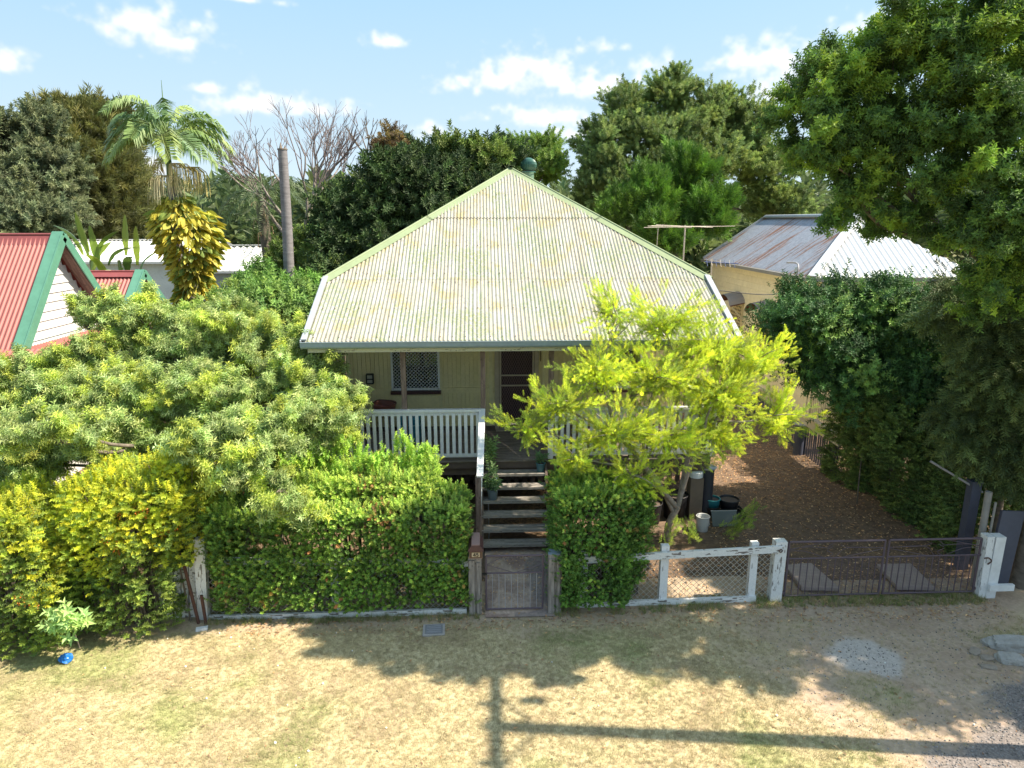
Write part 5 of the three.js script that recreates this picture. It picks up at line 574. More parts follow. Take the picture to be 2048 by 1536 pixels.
{ const t = thing('broadleaf_weed', 'single pale broad-leaved shoot poking out of the golden hedge', 'plant'); const it = []; for (let i = 0; i < 50; i++) it.push([V(-5.95 + gs() * 0.2, 0.62 + gs() * 0.2, -8.95 + gs() * 0.1), V(gs() * 0.6, 0.6 + gs() * .3, 0.6 + gs() * .4).normalize(), rr(0.9, 1.3), tint([[0.24, 0.36, 0.13], [0.3, 0.42, 0.14]])]); scatter(t, 'leaves', SPRIG.broad, LEAF, it); part(t, 'stem', tube([[-5.95, 0.1, -9.1], [-5.95, 0.6, -9.0]], 0.01, 0.006, 3, 4), mat.bark); }
// right boundary
tree('dark_bush', 'large dark green bush against the right neighbour house', 'rbush', [8.9, 0.1, -13.2], [8.5, 2.2, -13.1], 0.12, mat.bark, { cat: 'bush', n: 14000, clumps: 260, cr: 0.33, sprig: 'broad', size: [0.5, 0.95], pal: [[0.045, 0.105, 0.03], [0.065, 0.14, 0.035], [0.035, 0.08, 0.026]], pal2: [[0.13, 0.22, 0.05]], p2: 0.18, mat: LEAFD });
hedge('ivy_hedge', 'tall dark ivy-like hedge along the right side of the driveway', [[8.25, 9.2, 0.05, 2.6, -13.9, -15.2], [8.5, 9.6, 0.05, 2.6, -12.5, -14.1], [8.75, 10.0, 0.05, 2.5, -11.2, -12.7], [7.7, 8.6, 1.5, 2.9, -12.2, -14.2]], { n: 19000, twigs: 1, pal: [[0.09, 0.14, 0.035], [0.125, 0.18, 0.045], [0.065, 0.10, 0.028]], rough: 0.4, up: 0.2, seed: 441, gap: 0.28, sprig: 'small', size: [0.7, 1.3], mat: LEAFD });
tree('drooping_conifer', 'dull green drooping fine-leaved tree at the right edge above the end post', 'conifer', [9.3, 0, -11.0], [9.2, 2.0, -11], 0.09, mat.bark, { n: 9500, clumps: 150, cr: 0.4, sprig: 'needle', size: [0.5, 0.85], pal: [[0.10, 0.135, 0.04], [0.13, 0.17, 0.05], [0.07, 0.10, 0.035]], up: -0.5, out: 0.4, mat: LEAFD });
CROWN.bigR.push([6.2, 8.9, -8.4, 1.0, 0.6, 0.7], [7.2, 8.4, -8.3, 1.2, 0.8, 0.8], [8.0, 7.2, -8.4, 1.0, 0.8, 0.8], [8.8, 8.3, -9.0, 1.3, 1.1, 0.9], [7.9, 9.2, -8.9, 1.3, 0.7, 0.9], [6.75, 5.9, -8.6, 0.7, 0.5, 0.6], [7.2, 5.2, -9.2, 0.6, 0.5, 0.6], [9.9, 7.4, -8.2, 1.2, 1.0, 1.2], [9.6, 9.2, -9.0, 1.3, 1, 1.1], [8.9, 5.6, -10.2, 0.8, 0.7, 0.7]);
tree('overhanging_tree', 'big dark leafy tree overhanging the driveway from the right', 'bigR', [9.35, 0, -10.4], [9.3, 5.4, -9.9], 0.2, mat.bark, { n: 46000, clumps: 900, cr: 0.28, spray: 0.3, sprig: 'broad', size: [0.38, 0.75], pal: [[0.075, 0.14, 0.028], [0.11, 0.19, 0.034], [0.055, 0.105, 0.024]], pal2: [[0.20, 0.285, 0.035], [0.15, 0.235, 0.03]], p2: 0.36, mat: LEAF }, { limb: 0.17, twigs: 4 });
CROWN.side = [[11, 6.2, -8.6, 1.5, 1.0, 1.4], [12.6, 7, -9.2, 1.6, 1, 1.4], [12, 5.4, -7.4, 1.5, 0.9, 1.2], [9.9, 4.5, -8.7, 0.9, 0.6, 0.9], [11.2, 4.9, -9.2, 1.2, 0.7, 0.9], [10.4, 5.4, -7.3, 1.1, 0.7, 0.8], [13.8, 6.4, -8.3, 1.4, 1, 1.3], [10.6, 5.2, -8.2, 0.9, 0.6, 0.9], [12.4, 4.4, -9, 1, 0.7, 1]];
tree('street_tree', 'leafy street tree beyond the right edge that shades the driveway', 'side', [12.6, 0, -8.6], [12.6, 3.4, -8.5], 0.16, mat.bark, { n: 9500, clumps: 260, cr: 0.32, sprig: 'broad', size: [0.8, 1.3], pal: [[0.085, 0.15, 0.028], [0.06, 0.11, 0.025]] }, { twigs: 3 });

// trees behind the houses
const G = 'trees behind the houses';
tree('dark_tree', 'dense dark green tree directly behind the cottage roof on the left', 'mango', [-2.4, 0, -23], [-2.3, 4.0, -23], 0.25, mat.bark, { n: 9500, clumps: 200, cr: 0.36, sprig: 'clump', size: [0.5, 0.85], pal: [[0.035, 0.065, 0.018], [0.05, 0.09, 0.022], [0.028, 0.05, 0.016]], pal2: [[0.12, 0.17, 0.035]], p2: 0.15, mat: LEAFD, group: G }, { twigs: 3 });
tree('lime_tree', 'bright lime green round tree behind the roof ventilator', 'lime', [2.3, 0, -34], [2.3, 6, -34], 0.2, mat.bark, { n: 2600, clumps: 80, cr: 0.3, sprig: 'clump', size: [0.4, 0.75], pal: [[0.11, 0.18, 0.03], [0.145, 0.225, 0.035]], group: G }, { twigs: 2 });
tree('broad_tree', 'broad olive green tree with dark branches rising behind the cottage', 'bigback', [8.3, 0, -31], [8.2, 5.0, -31], 0.35, mat.bark, { n: 14000, clumps: 420, cr: 0.26, sprig: 'clump', size: [0.35, 0.7], pal: [[0.14, 0.195, 0.055], [0.18, 0.235, 0.07], [0.10, 0.15, 0.045]], pal2: [[0.17, 0.22, 0.055]], p2: 0.25, group: G }, { limb: 0.3, twigs: 8 });
tree('feathery_bush', 'bright green upright feathery bush behind the television antenna', 'conbush', [6.3, 0, -25], [6.4, 4, -25], 0.15, mat.bark, { n: 4200, clumps: 90, cr: 0.3, sprig: 'wisp', size: [0.35, 0.65], pal: [[0.095, 0.19, 0.022], [0.13, 0.235, 0.03], [0.06, 0.13, 0.02]], group: G, up: 0.9 }, { twigs: 3 });
tree('grey_green_tree', 'grey-green gum tree at the far left edge', 'eucalypt', [-23.5, 0, -37], [-23.3, 5, -37], 0.35, mat.barkPale, { n: 6500, clumps: 140, cr: 0.36, sprig: 'clump', size: [0.7, 1.15], pal: [[0.11, 0.135, 0.065], [0.14, 0.165, 0.08], [0.08, 0.10, 0.045]], group: G }, { twigs: 3 });
tree('she_oak', 'olive brown feathery tall tree left of the palm', 'casuarina', [-22, 0, -42], [-22, 6, -42], 0.4, mat.bark, { n: 7500, clumps: 150, cr: 0.4, sprig: 'wisp', size: [0.8, 1.4], pal: [[0.125, 0.135, 0.04], [0.16, 0.165, 0.05], [0.09, 0.10, 0.03]], group: G, up: 0.6 }, { twigs: 3 });
{ // low greenery between the gardens
  const sh = (label, ells, pal, n, spr = 'broad', sz = [0.9, 1.4]) => { const t = thing('garden_shrub', label, 'shrub', [0, 0, 0], 'garden shrubs behind the left tree'), cs = crown(t, ells, { n, clumps: 14 * ells.length, cr: 0.42, sprig: spr, size: sz, pal }), e = ells[0]; wood(t, [e[0], 0, e[2]], [e[0], e[1] - e[4], e[2]], ells, cs, 0.06, mat.bark, { twigs: 2 }); };
  const sb = CROWN.shrub_back; sh('yellowish green shrub left of the dead palm trunk', [[-6.3, 4.0, -18, 0.75, 0.45, 0.8], [-7.3, 3.4, -17.6, 0.7, 0.5, 0.7]], [[0.17, 0.25, 0.05], [0.22, 0.3, 0.06]], 1500); sh('leafy green shrub right behind the dead palm trunk', [sb[1], [-5.0, 4.2, -18.6, 0.7, 0.5, 0.7]], [[0.09, 0.18, 0.03], [0.12, 0.23, 0.04]], 1500); sh('green shrub hanging over the white shed roof', [sb[2], sb[3]], [[0.15, 0.24, 0.05], [0.1, 0.18, 0.04]], 1300);
  sh('dark shrub under the dense dark tree', [[-4.3, 4.7, -20.5, 0.9, 0.8, 0.8], [-3.6, 4.0, -20, 0.8, 0.8, 0.8]], [[0.04, 0.075, 0.02], [0.06, 0.1, 0.025]], 1500); sh('tangled green shrub below the bare tree', [[-5.6, 5.0, -24, 1.0, 1.0, 0.9], [-6.8, 4.6, -25, 0.9, 0.9, 0.9], [-4.9, 3.8, -23, 0.9, 0.9, 0.9]], [[0.09, 0.14, 0.03], [0.13, 0.19, 0.04]], 2200, 'clump', [0.4, 0.7]); sh('pale green fern-like shrub behind the left gable', [[-10.6, 3.6, -20.6, 0.7, 0.6, 0.6], [-11.4, 3.9, -21.3, 0.8, 0.5, 0.7]], [[0.17, 0.26, 0.05], [0.13, 0.21, 0.04]], 1500);
}
{ // bare tree
  const t = thing('bare_tree', 'leafless grey tree with fine spreading twigs behind the dead palm trunk', 'tree'), big = [], small = [];
  const grow = (p, d, l, r, n) => { const q = p.clone().addScaledVector(d, l), m = p.clone().lerp(q, 0.5).add(V(gs(), gs(), gs()).multiplyScalar(l * 0.09)); (r > 0.03 ? big : small).push(tube([p, m, q], r, r * 0.68, r > 0.03 ? 4 : 2, r > 0.03 ? 6 : 3)); if (n <= 0) return; const k = n > 4 ? 3 : rnd() < 0.5 ? 3 : 2; for (let i = 0; i < k; i++) { const dd = d.clone().multiplyScalar(0.8).add(V(gs() * 0.72, gs() * 0.35 + 0.22, gs() * 0.72)).normalize(); grow(q, dd, l * rr(0.66, 0.88), r * (i ? 0.58 : 0.7), n - 1); } };
  big.push(tube([[-6.75, 0, -26], [-6.7, 3, -26], [-6.55, 5.2, -26]], 0.22, 0.19, 5, 9)); const f = V(-6.55, 5.2, -26); for (const [x, y, z] of [[-0.55, 1, 0.2], [0.15, 1, -0.2], [0.6, 0.9, 0.1], [-0.95, 0.8, -0.3], [0.3, 1.1, 0.5]]) grow(f, V(x, y, z).normalize(), 1.4, 0.085, 5);
  part(t, 'trunk', big, mat.barkPale); part(t, 'twigs', small, M(0.22, 0.175, 0.165, 0.95), true);
  const d = thing('dead_vine_tree', 'half dead tree draped in brown vines right of the bare tree', 'tree'), g = []; const grow2 = (p, d2, l, r, n) => { const q = p.clone().addScaledVector(d2, l); g.push(tube([p, p.clone().lerp(q, .5).add(V(gs() * l * .1, 0, gs() * l * .1)), q], r, r * 0.7, 2, 4)); if (n > 0) for (let i = 0; i < 2; i++) grow2(q, d2.clone().add(V(gs() * .6, gs() * .3 + .1, gs() * .4)).normalize(), l * .75, r * .62, n - 1); };
  g.push(tube([[-3.7, 0, -27.5], [-3.9, 7, -27.5]], 0.16, 0.1, 4, 6)); for (const v of [[-0.3, 1, 0], [0.3, 1, 0], [0.05, 1, 0.2]]) grow2(V(-3.9, 7, -27.5), V(...v).normalize(), 1.0, 0.07, 4); part(d, 'trunk', g, mat.bark); crown(d, [[-3.55, 9.0, -27.5, 0.55, 0.65, 0.6], [-3.0, 8.5, -27.3, 0.6, 0.6, 0.6], [-2.4, 8.1, -27, 0.5, 0.5, 0.5], [-3.4, 7.4, -27, 0.5, 0.7, 0.5]], { n: 1300, clumps: 50, cr: 0.42, sprig: 'clump', size: [0.35, 0.65], pal: [[0.14, 0.105, 0.04], [0.17, 0.14, 0.05], [0.10, 0.07, 0.035]], up: -0.4, name: 'foliage' });
}
// palms
function frondGeo(L, arc, leaf, n, droop, w = 0.045) { // rachis along +x, rising then arching over
  const g = [], pts = []; for (let i = 0; i <= 8; i++) { const t = i / 8; pts.push(V(L * t * (1 - 0.12 * t), L * (arc * t - (arc + droop) * t * t * 0.75), 0)); } g.push(norm(tube(pts, 0.022, 0.005, 8, 4))); const cv = new THREE.CatmullRomCurve3(pts), P = [];
  for (let i = 0; i < n; i++) { const t = 0.12 + 0.88 * (i + 0.5) / n, p = cv.getPoint(t), tg = cv.getTangent(t), up = V(-tg.y, tg.x, 0); for (const s of [-1, 1]) { const l = leaf * (0.55 + 0.75 * Math.sin(Math.PI * Math.min(1, t * 0.85 + 0.1))) * rr(0.85, 1.1), d = tg.clone().multiplyScalar(0.55).add(V(0, 0, s * 0.85)).addScaledVector(up, rr(0.0, 0.35)).normalize(), m = p.clone().addScaledVector(d, l * 0.55), e = p.clone().addScaledVector(d, l * 0.9).add(V(0, -l * rr(0.3, 0.6), 0)), sd = tg.clone().multiplyScalar(w / 2); P.push(...p.toArray(), ...m.clone().add(sd).toArray(), ...m.clone().sub(sd).toArray(), ...m.clone().add(sd).toArray(), ...e.toArray(), ...m.clone().sub(sd).toArray()); } }
  const lg = new THREE.BufferGeometry(); lg.setAttribute('position', new THREE.Float32BufferAttribute(P, 3)); lg.setAttribute('uv', new THREE.Float32BufferAttribute(new Array(P.length / 3 * 2).fill(0), 2)); lg.computeVertexNormals(); return mergeGeometries([g[0], lg]);
}
const leafCol = (r, g, b, t = 0.35) => new THREE.MeshPhysicalMaterial({ color: C(r, g, b), roughness: 0.6, transmission: t, thickness: 0, side: THREE.DoubleSide });
{
  const p = thing('king_palm', 'tall palm with feathery crown and hanging cream flower strands', 'palm', [-9.4, 0, -22]); part(p, 'trunk', tube([[0.1, 0, 0], [0.02, 4, 0], [0, 7.2, 0]], 0.15, 0.12, 10, 12), mat.palmBark); part(p, 'crownshaft', tube([[0, 7.1, 0], [0, 7.7, 0], [0.0, 8.6, 0]], 0.12, 0.06, 6, 10), leafCol(0.12, 0.2, 0.05, 0.1));
  part(p, 'spear', tube([[0, 8.4, 0], [0.02, 9.3, 0], [0.05, 10.2, 0]], 0.04, 0.006, 4, 5), leafCol(0.14, 0.24, 0.07, 0.2));
  const geos = [frondGeo(1.95, 1.35, 0.55, 60, 0.3, 0.06), frondGeo(2.0, 0.95, 0.55, 60, 0.4, 0.06), frondGeo(1.9, 0.5, 0.52, 56, 0.55, 0.06)], ms = [leafCol(0.17, 0.27, 0.06), leafCol(0.13, 0.23, 0.07), leafCol(0.25, 0.34, 0.07)];
  const fr = [[0, 0.2, 0.5, 0], [0, 2.9, 0.5, 1], [1, 0.5, 0.25, 2], [1, 3.0, 0.2, 0], [1, 1.6, 0.3, 1], [1, 4.6, 0.2, 0], [2, 3.3, 0.2, 2], [2, 0.1, 0.25, 0], [2, 5.6, 0, 1], [2, 3.9, -0.1, 2], [0, 5.2, 0.55, 1], [0, 1.2, 0.7, 2], [2, 5.0, -0.3, 2], [1, 2.2, 0.25, 0], [0, 4.0, 0.65, 0], [2, 6.0, -0.45, 0]]; fr.forEach(([g, a, tl, m], i) => { const o = pc(p, 'frond', geos[g], ms[m], 0, 8.3 + 0.02 * i, 0); o.rotation.order = 'YXZ'; o.rotation.set(rr(-0.4, 0.4), a, tl * 0.35); });
  const o = pc(p, 'frond', frondGeo(1.1, 0.1, 0.3, 26, 1.6), leafCol(0.38, 0.28, 0.10), -0.05, 8.1, 0.1, 0, 2.9, -0.5);
  for (const [x, y, z, r, c] of [[0.35, 7.5, 0.2, 0.5, [0.72, 0.62, 0.32]], [-0.05, 7.15, 0.25, 0.55, [0.75, 0.68, 0.42]], [0.75, 7.4, 0, 0.4, [0.60, 0.52, 0.2]]]) { const st = []; for (let i = 0; i < 70; i++) { const a = rnd() * 6.28, q = rr(0.2, 1) * r, l = rr(0.35, 0.75); st.push(tube([[x * 0.2, y + 0.35, z * 0.2], [x + Math.cos(a) * q * 0.7, y + 0.3, z + Math.sin(a) * q * 0.7], [x + Math.cos(a) * q, y - l + 0.2, z + Math.sin(a) * q]], 0.009, 0.006, 5, 3)); } part(p, 'flower_strands', st, M(...c, 0.8), true); }
  // climbing vine with large yellow leaves
  const v = thing('climbing_vine', 'thick climbing vine with big yellow and green leaves wrapping the palm trunk', 'vine'); const lg = (() => { const s = [[0, 0], [0.35, 0.1], [0.5, 0.35], [0.42, 0.62], [0.2, 0.85], [0, 1]], P = []; for (let i = 0; i < 5; i++) for (const k of [-1, 1]) { const f = (q) => [k * q[0] * 0.52, q[1], -0.28 * Math.abs(q[0]) - 0.35 * q[1] * q[1] + 0.1 * q[1]], a = f([0, s[i][1]]), b = f(s[i]), c = f(s[i + 1]), d = f([0, s[i + 1][1]]); P.push(...a, ...b, ...c, ...a, ...c, ...d); } const g = new THREE.BufferGeometry(); g.setAttribute('position', new THREE.Float32BufferAttribute(P, 3)); g.computeVertexNormals(); return g; })();
  const vm = [leafCol(0.52, 0.44, 0.035, 0.3), leafCol(0.40, 0.39, 0.04, 0.3), leafCol(0.16, 0.22, 0.03, 0.3), leafCol(0.60, 0.53, 0.10, 0.3)]; const rest = []; for (let i = 0; i < 1900; i++) { const t = rnd(), y = 2.6 + t * 4.3, cx = -9.35 + (1 - t) * 0.75 - 0.15 * Math.sin(t * 6), rad = (0.62 + 0.22 * Math.sin(t * 9 + 1)) * (t > 0.9 ? 0.6 : 1) * rr(0.65, 1.12), a = rnd() * 6.283, pos = V(cx + Math.cos(a) * rad, y, -21.9 + Math.sin(a) * rad * 0.9), front = Math.sin(a) > 0.05; if (front && i < 590) { const o = pc(v, 'leaf', lg, vm[rnd() < 0.5 ? 0 : Math.floor(rnd() * 4)], ...pos.toArray()), s = rr(0.22, 0.4); o.rotation.order = 'YXZ'; o.rotation.set(Math.PI - rr(0.2, 0.9), -a + Math.PI / 2 + gs() * 0.5, gs() * 0.4); o.scale.setScalar(s); } else rest.push([pos, V(Math.cos(a), -0.6, Math.sin(a)).normalize(), rr(0.22, 0.4), tint([[0.34, 0.32, 0.04], [0.3, 0.27, 0.03], [0.12, 0.17, 0.03]])]); }
  scatter(v, 'back_leaves', lg, LEAF, rest); part(v, 'stem', tube([[-8.7, 0, -21.75], [-9.2, 3.5, -21.8], [-9.38, 6.8, -21.85]], 0.05, 0.02, 8, 5), mat.bark);
  const dp = thing('dead_palm_trunk', 'tall headless grey palm trunk behind the shrubs', 'palm trunk', [-5.2, 0, -19]); const rings = [tube([[-0.14, 0, 0], [-0.1, 3, 0], [0, 6, 0], [0.03, 8.0, 0]], 0.165, 0.118, 16, 14)]; for (let i = 0; i < 44; i++) rings.push(tube([[-0.12 + i * 0.0033, 0.5 + i * 0.165, 0], [-0.12 + i * 0.0033, 0.52 + i * 0.165, 0]], 0.168 - i * 0.001, 0.168 - i * 0.001, 1, 12)); part(dp, 'trunk', rings, mat.palmBark); part(dp, 'splintered_top', [new THREE.ConeGeometry(0.06, 0.22, 5).translate(0.0, 8.08, 0.03), new THREE.ConeGeometry(0.05, 0.14, 5).translate(0.09, 8.04, -0.02), new THREE.CylinderGeometry(0.13, 0.135, 0.03, 10).translate(0.03, 8.0, 0)], mat.bark);
  const cp = thing('drooping_palm', 'second palm with drooping fronds and shaggy brown trunk', 'palm', [-8.3, 0, -27]); part(cp, 'trunk', tube([[0.3, 0, 0], [0.15, 4, 0], [0, 6.9, 0]], 0.2, 0.2, 8, 10), mat.bark); const cg = [frondGeo(2.6, 1.1, 0.42, 50, 0.9, 0.03), frondGeo(2.5, 0.6, 0.42, 50, 1.1, 0.03)]; const cm = [leafCol(0.075, 0.135, 0.03), leafCol(0.10, 0.17, 0.04)]; for (let i = 0; i < 18; i++) { const o = pc(cp, 'frond', cg[i % 2], cm[i % 2], 0, 6.8 + 0.02 * i, 0); o.rotation.order = 'YXZ'; o.rotation.set(rr(-0.3, 0.3), i * 2.4, i < 6 ? 0.45 : rr(-0.25, 0.2)); } for (let i = 0; i < 9; i++) part(cp, 'old_frond_base', tube([[0, 6.7 - i * 0.22, 0], [Math.cos(i * 2.4) * 0.3, 7.1 - i * 0.22, Math.sin(i * 2.4) * 0.3], [Math.cos(i * 2.4) * 0.4, 7.0 - i * 0.3, Math.sin(i * 2.4) * 0.4]], 0.05, 0.015, 5, 5), M(0.26, 0.18, 0.11, 0.9));
  tagMesh('palm_stub', 'short broken brown palm trunk in front of the grey house', 'palm trunk', tube([[-10.0, 0, -24.5], [-10.1, 3, -24.5], [-10.3, 5.15, -24.5]], 0.2, 0.17, 6, 10), mat.bark);
  // banana clump
  const b = thing('banana_plant', 'clump of upright banana leaves behind the left red gable', 'banana plant'); const bl = (L, W, bend) => { const P = [], n = 10; for (let i = 0; i < n; i++) for (const k of [-1, 1]) { const f = (j, s) => { const t = j / n, w = W * Math.pow(Math.sin(Math.PI * Math.min(1, t * 0.93 + 0.06)), 0.6) * (s ? (hsh(j, Math.round(L * 77), k + 2) > 0.75 ? 0.8 : 1) : 0); return [k * w, L * t - bend * t * t * L * 0.35, bend * L * 0.55 * t * t + Math.abs(w) * 0.45]; }; const a = f(i, 0), c = f(i + 1, 0), d = f(i, 1), e = f(i + 1, 1); P.push(...a, ...d, ...e, ...a, ...e, ...c); } const g = new THREE.BufferGeometry(); g.setAttribute('position', new THREE.Float32BufferAttribute(P, 3)); g.computeVertexNormals(); return g; };
  const bg = [bl(1.5, 0.13, 0.15), bl(1.7, 0.15, 0.9), bl(1.5, 0.15, 1.4)], bm = [leafCol(0.36, 0.48, 0.06, 0.5), leafCol(0.24, 0.37, 0.055, 0.5), leafCol(0.14, 0.24, 0.05, 0.4)];
  [[-12.1, 5.0, -22, 0, 0.3, 0.12, 0], [-10.9, 4.9, -21.8, 0, 2, -0.18, 0], [-12.4, 4.9, -22.2, 1, 4.6, 0.2, 0], [-12.0, 4.7, -22, 1, 1.4, 0.1, 1], [-12.7, 4.6, -22, 2, 4.9, 0.3, 1], [-11.5, 4.6, -21.8, 2, 1.5, 0.2, 2], [-11.9, 4.4, -21.6, 1, 3.0, 0.2, 0], [-11.0, 4.3, -21.9, 2, 0.6, 0.1, 2], [-12.9, 4.3, -22, 2, 5.4, 0.4, 1], [-11.4, 4.2, -21.5, 1, 0.1, 0.4, 0], [-12.4, 4.0, -21.6, 2, 0.0, 0.3, 1], [-10.7, 4.2, -22, 1, 2.2, 0.2, 1], [-12.2, 4.9, -22.1, 0, 1, -0.05, 1], [-11.6, 4.6, -21.5, 0, 1, 0.1, 1], [-12.8, 4.7, -21.7, 1, 5.0, 0.2, 0], [-11.2, 4.0, -21.3, 2, 0.4, 0.2, 0], [-12.0, 4.0, -21.3, 1, 5.8, 0.3, 1], [-12.6, 3.9, -21.4, 2, 0.8, 0.2, 0], [-10.6, 4.6, -21.8, 0, 1, 0.1, 0]].forEach(([x, y, z, g, a, tl, m]) => { const o = pc(b, 'leaf', bg[g], bm[m], x, y + 0.25, z); o.rotation.order = 'YXZ'; o.rotation.set(tl * 0.6, g ? a : 0.4 * gs(), (g ? 0.25 : 0.12) * gs() + (x > -11.6 ? -0.12 : 0.08)); o.scale.setScalar(0.85); });
  for (const [x, z] of [[-12.1, -22], [-11.2, -21.9], [-12.6, -22.1]]) part(b, 'stem', tube([[x, 0, z], [x + 0.05, 3, z], [x, 5.0, z]], 0.13, 0.05, 5, 8), leafCol(0.2, 0.25, 0.08, 0));
}
{ // potted plants on the steps
  const potp = (label, x, k, r, h, col, leafP, lh) => { const y = FL - (7 - k) * 0.19, z = -(11.27 + (k - 1) * 0.21) - 0.13, t = thing('potted_plant', label, 'potted plant', [x, y, z], 'pot plants on the steps'); pc(t, 'pot', new THREE.LatheGeometry([[0, 0], [r * 0.75, 0], [r, h], [r * 0.92, h], [r * 0.7, 0.02], [0, 0.02]].map((q) => new THREE.Vector2(...q)), 20), M(...col, 0.55)); pc(t, 'rim', new THREE.TorusGeometry(r, 0.009, 6, 20), M(...col, 0.55), 0, h, 0, Math.PI / 2); pc(t, 'soil', new THREE.CylinderGeometry(r * 0.9, r * 0.9, 0.01, 16), mat.brown, 0, h - 0.03, 0); const it = []; for (let i = 0; i < leafP.n; i++) it.push([V(gs() * r * 0.8, h + rnd() * lh, gs() * r * 0.8), V(gs() * 0.8, 0.8, gs() * 0.8).normalize(), rr(0.7, 1.2), tint(leafP.pal)]); scatter(t, 'leaves', SPRIG.broad, LEAF, it); part(t, 'stem', tube([[0, h - 0.03, 0], [0.01, h + lh * 0.9, 0]], 0.008, 0.004, 3, 4), mat.bark); };
  potp('white pot with a tall leafy plant on the top step', 0.13, 6, 0.075, 0.16, [0.55, 0.57, 0.6], { n: 24, pal: [[0.16, 0.25, 0.09], [0.2, 0.3, 0.1]] }, 0.4); potp('blue-grey bucket pot with a low plant on the fifth step', 0.15, 5, 0.11, 0.19, [0.13, 0.20, 0.235], { n: 9, pal: [[0.1, 0.18, 0.07]] }, 0.08); potp('blue-grey bucket pot with a sprawling plant on the fourth step', 0.16, 4, 0.105, 0.2, [0.14, 0.19, 0.22], { n: 14, pal: [[0.07, 0.13, 0.05], [0.1, 0.17, 0.05]] }, 0.1); potp('dark teal pot almost hidden by yellow-green leaves on the right of the steps', 1.1, 6, 0.09, 0.17, [0.05, 0.14, 0.17], { n: 8, pal: [[0.1, 0.18, 0.07]] }, 0.06);
}
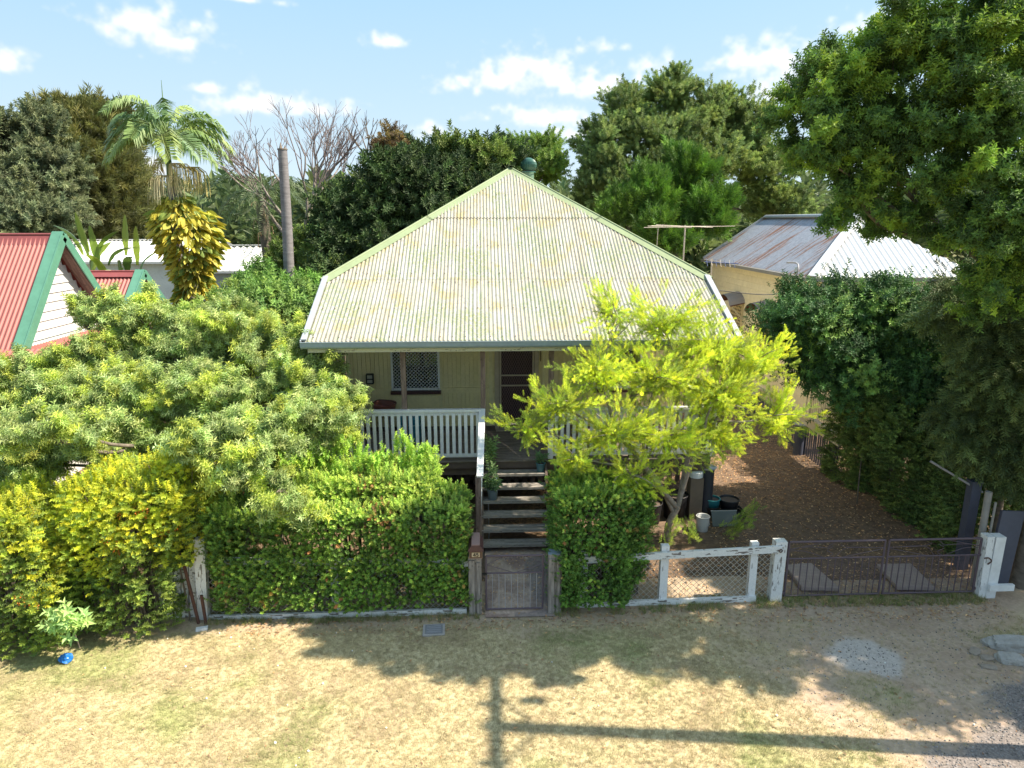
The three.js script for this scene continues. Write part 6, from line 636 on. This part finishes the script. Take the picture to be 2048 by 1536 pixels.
// ---------------------------------------------------------------- ground cover
{
  const blades = (n, h, w) => { const P = []; for (let i = 0; i < n; i++) { const a = rnd() * 6.28, x = gs() * 0.03, z = gs() * 0.03, l = h * rr(0.5, 1.2), lean = rr(0.3, 1.1), dx = Math.cos(a), dz = Math.sin(a); P.push(x - dz * w / 2, 0, z + dx * w / 2, x + dz * w / 2, 0, z - dx * w / 2, x + dx * l * lean, l, z + dz * l * lean); } const g = new THREE.BufferGeometry(); g.setAttribute('position', new THREE.Float32BufferAttribute(P, 3)); g.computeVertexNormals(); return g; };
  const tuft = blades(10, 0.024, 0.0036), it = []; for (let i = 0; i < 120000; i++) { const D = 5.6 + 4.5 * Math.pow(rnd(), 1.25), x = rr(-8.2, 8.6), z = -D, k = verge(x, z); if (rnd() < k.dirt * 0.86 || rnd() < k.gravel || rnd() < k.tar * 0.97) continue; const b = rr(0.8, 1.15), c = mix3([0.47, 0.395, 0.225], [0.30, 0.325, 0.125], Math.min(1, Math.max(0, k.green * 0.9 + gs() * 0.22))); it.push([V(x, gh(x, z) - 0.002, z), V(gs() * 0.15, 1, gs() * 0.15).normalize(), rr(0.7, 1.35), c.map((v) => v * b)]); }
  scatter(scene, 'lawn_grass', tuft, leafMat(0.25, 0.95), it).userData.label = 'short dry lawn grass on the street verge'; console.log('grass', it.length);
  const lt = blades(9, 0.09, 0.006), lg2 = []; for (let i = 0; i < 2600; i++) { const x = rr(-4.4, 8.8), z = -9.72 - rr(0, 0.35) - 0.1 * ss(0, 4, x); if (x > -0.1 && x < 1.1) continue; if (fbm(x * 1.7, 4, 0, 3, 511) < 0.42) continue; lg2.push([V(x, gh(x, z), z), V(gs() * 0.3, 1, gs() * 0.3).normalize(), rr(0.5, 1.3), tint([[0.30, 0.24, 0.12], [0.2, 0.22, 0.07], [0.14, 0.19, 0.05]], 0.8)]); } scatter(scene, 'fence_grass', lt, leafMat(0.25, 0.95), lg2).userData.label = 'longer uncut grass along the foot of the fence';
  const lf = leafy([[V(0, 0, 0), V(1, 0.1, 0).normalize(), 0.06, 0.024, V(0, 1, 0), 0.1]]), li = []; for (let i = 0; i < 15000; i++) { const u = rnd() < 0.03 ? 2 : rnd(), x = u > 1 ? rr(-6, 8) : u < 0.7 ? rr(4.3, 9.2) : rr(-4, 8.5), z = u > 1 ? rr(-9.5, -6) : u < 0.7 ? rr(-18, -10.2) : rr(-10.9, -9.4); const pz = -rr(9.9, 11.3); if (i % 60 === 0) li.push([V(rr(0.05, 1.05), gh(0.5, pz) + 0.03, pz), V(gs() * 0.35, 1, gs() * 0.35).normalize(), rr(0.45, 1), tint([[0.30, 0.17, 0.075], [0.40, 0.27, 0.14]])]);
    li.push([V(x, gh(x, z) + 0.006 + rnd() * 0.012, z), V(gs() * 0.35, 1, gs() * 0.35).normalize(), rr(0.45, 1.15), tint([[0.30, 0.17, 0.075], [0.22, 0.12, 0.06], [0.13, 0.08, 0.05], [0.40, 0.27, 0.14]])]); }
  scatter(scene, 'leaf_litter', lf, M(1, 1, 1, 0.8), li).userData.label = 'brown fallen leaves covering the side yard and fence line';
  const pb = new THREE.IcosahedronGeometry(0.012, 0), pi = []; for (let i = 0; i < 16000; i++) { const x = rr(3.6, 8.4), z = rr(-9.6, -5.8), k = verge(x, z); if (rnd() > k.tar * 0.6 + k.gravel * 0.18 + k.dirt * 0.1) continue; const g = rr(0.1, 0.42); pi.push([V(x, gh(x, z) + 0.002, z), V(gs(), gs(), gs()).normalize(), rr(0.35, 1.1), k.tar > 0.5 ? [g * 0.8, g * 0.74, g * 0.7] : [g, g * 0.93, g * 0.85]]); }
  scatter(scene, 'gravel', pb, M(1, 1, 1, 0.9), pi).userData.label = 'loose grey gravel near the bitumen edge';
  const chips = []; for (let i = 0; i < 70; i++) { const x = rr(-6, 7), z = rr(-9.6, -6); chips.push([V(x, gh(x, z) + 0.012, z), V(gs(), 1, gs()).normalize(), rr(0.6, 1.5), tint([[0.5, 0.48, 0.44], [0.3, 0.2, 0.12]])]); } scatter(scene, 'stone_chips', pb, M(1, 1, 1, 0.9), chips).userData.label = 'scattered pale stone chips in the grass';
}
{ // far trees
  const it = []; for (let i = 0; i < 7000; i++) { const a = rr(-0.95, 0.95), r = rr(58, 170), x = Math.sin(a) * r, z = -Math.cos(a) * r, hh = (5 + 4.5 * pn(x * 0.06, z * 0.06, 0, 3)) * Math.sqrt(rnd()) + 5.5 * ss(60, 210, -z) - .2; it.push([V(x, hh, z), V(gs() * 0.7, 1, gs() * 0.7).normalize(), rr(1.3, 3.2), tint([[0.085, 0.12, 0.045], [0.115, 0.15, 0.06], [0.065, 0.095, 0.04]])]); }
  scatter(scene, 'far_woods', SPRIG.far, LEAF, it).userData.label = 'hazy green wooded hill on the horizon';
}
renderer.render(scene, camera);
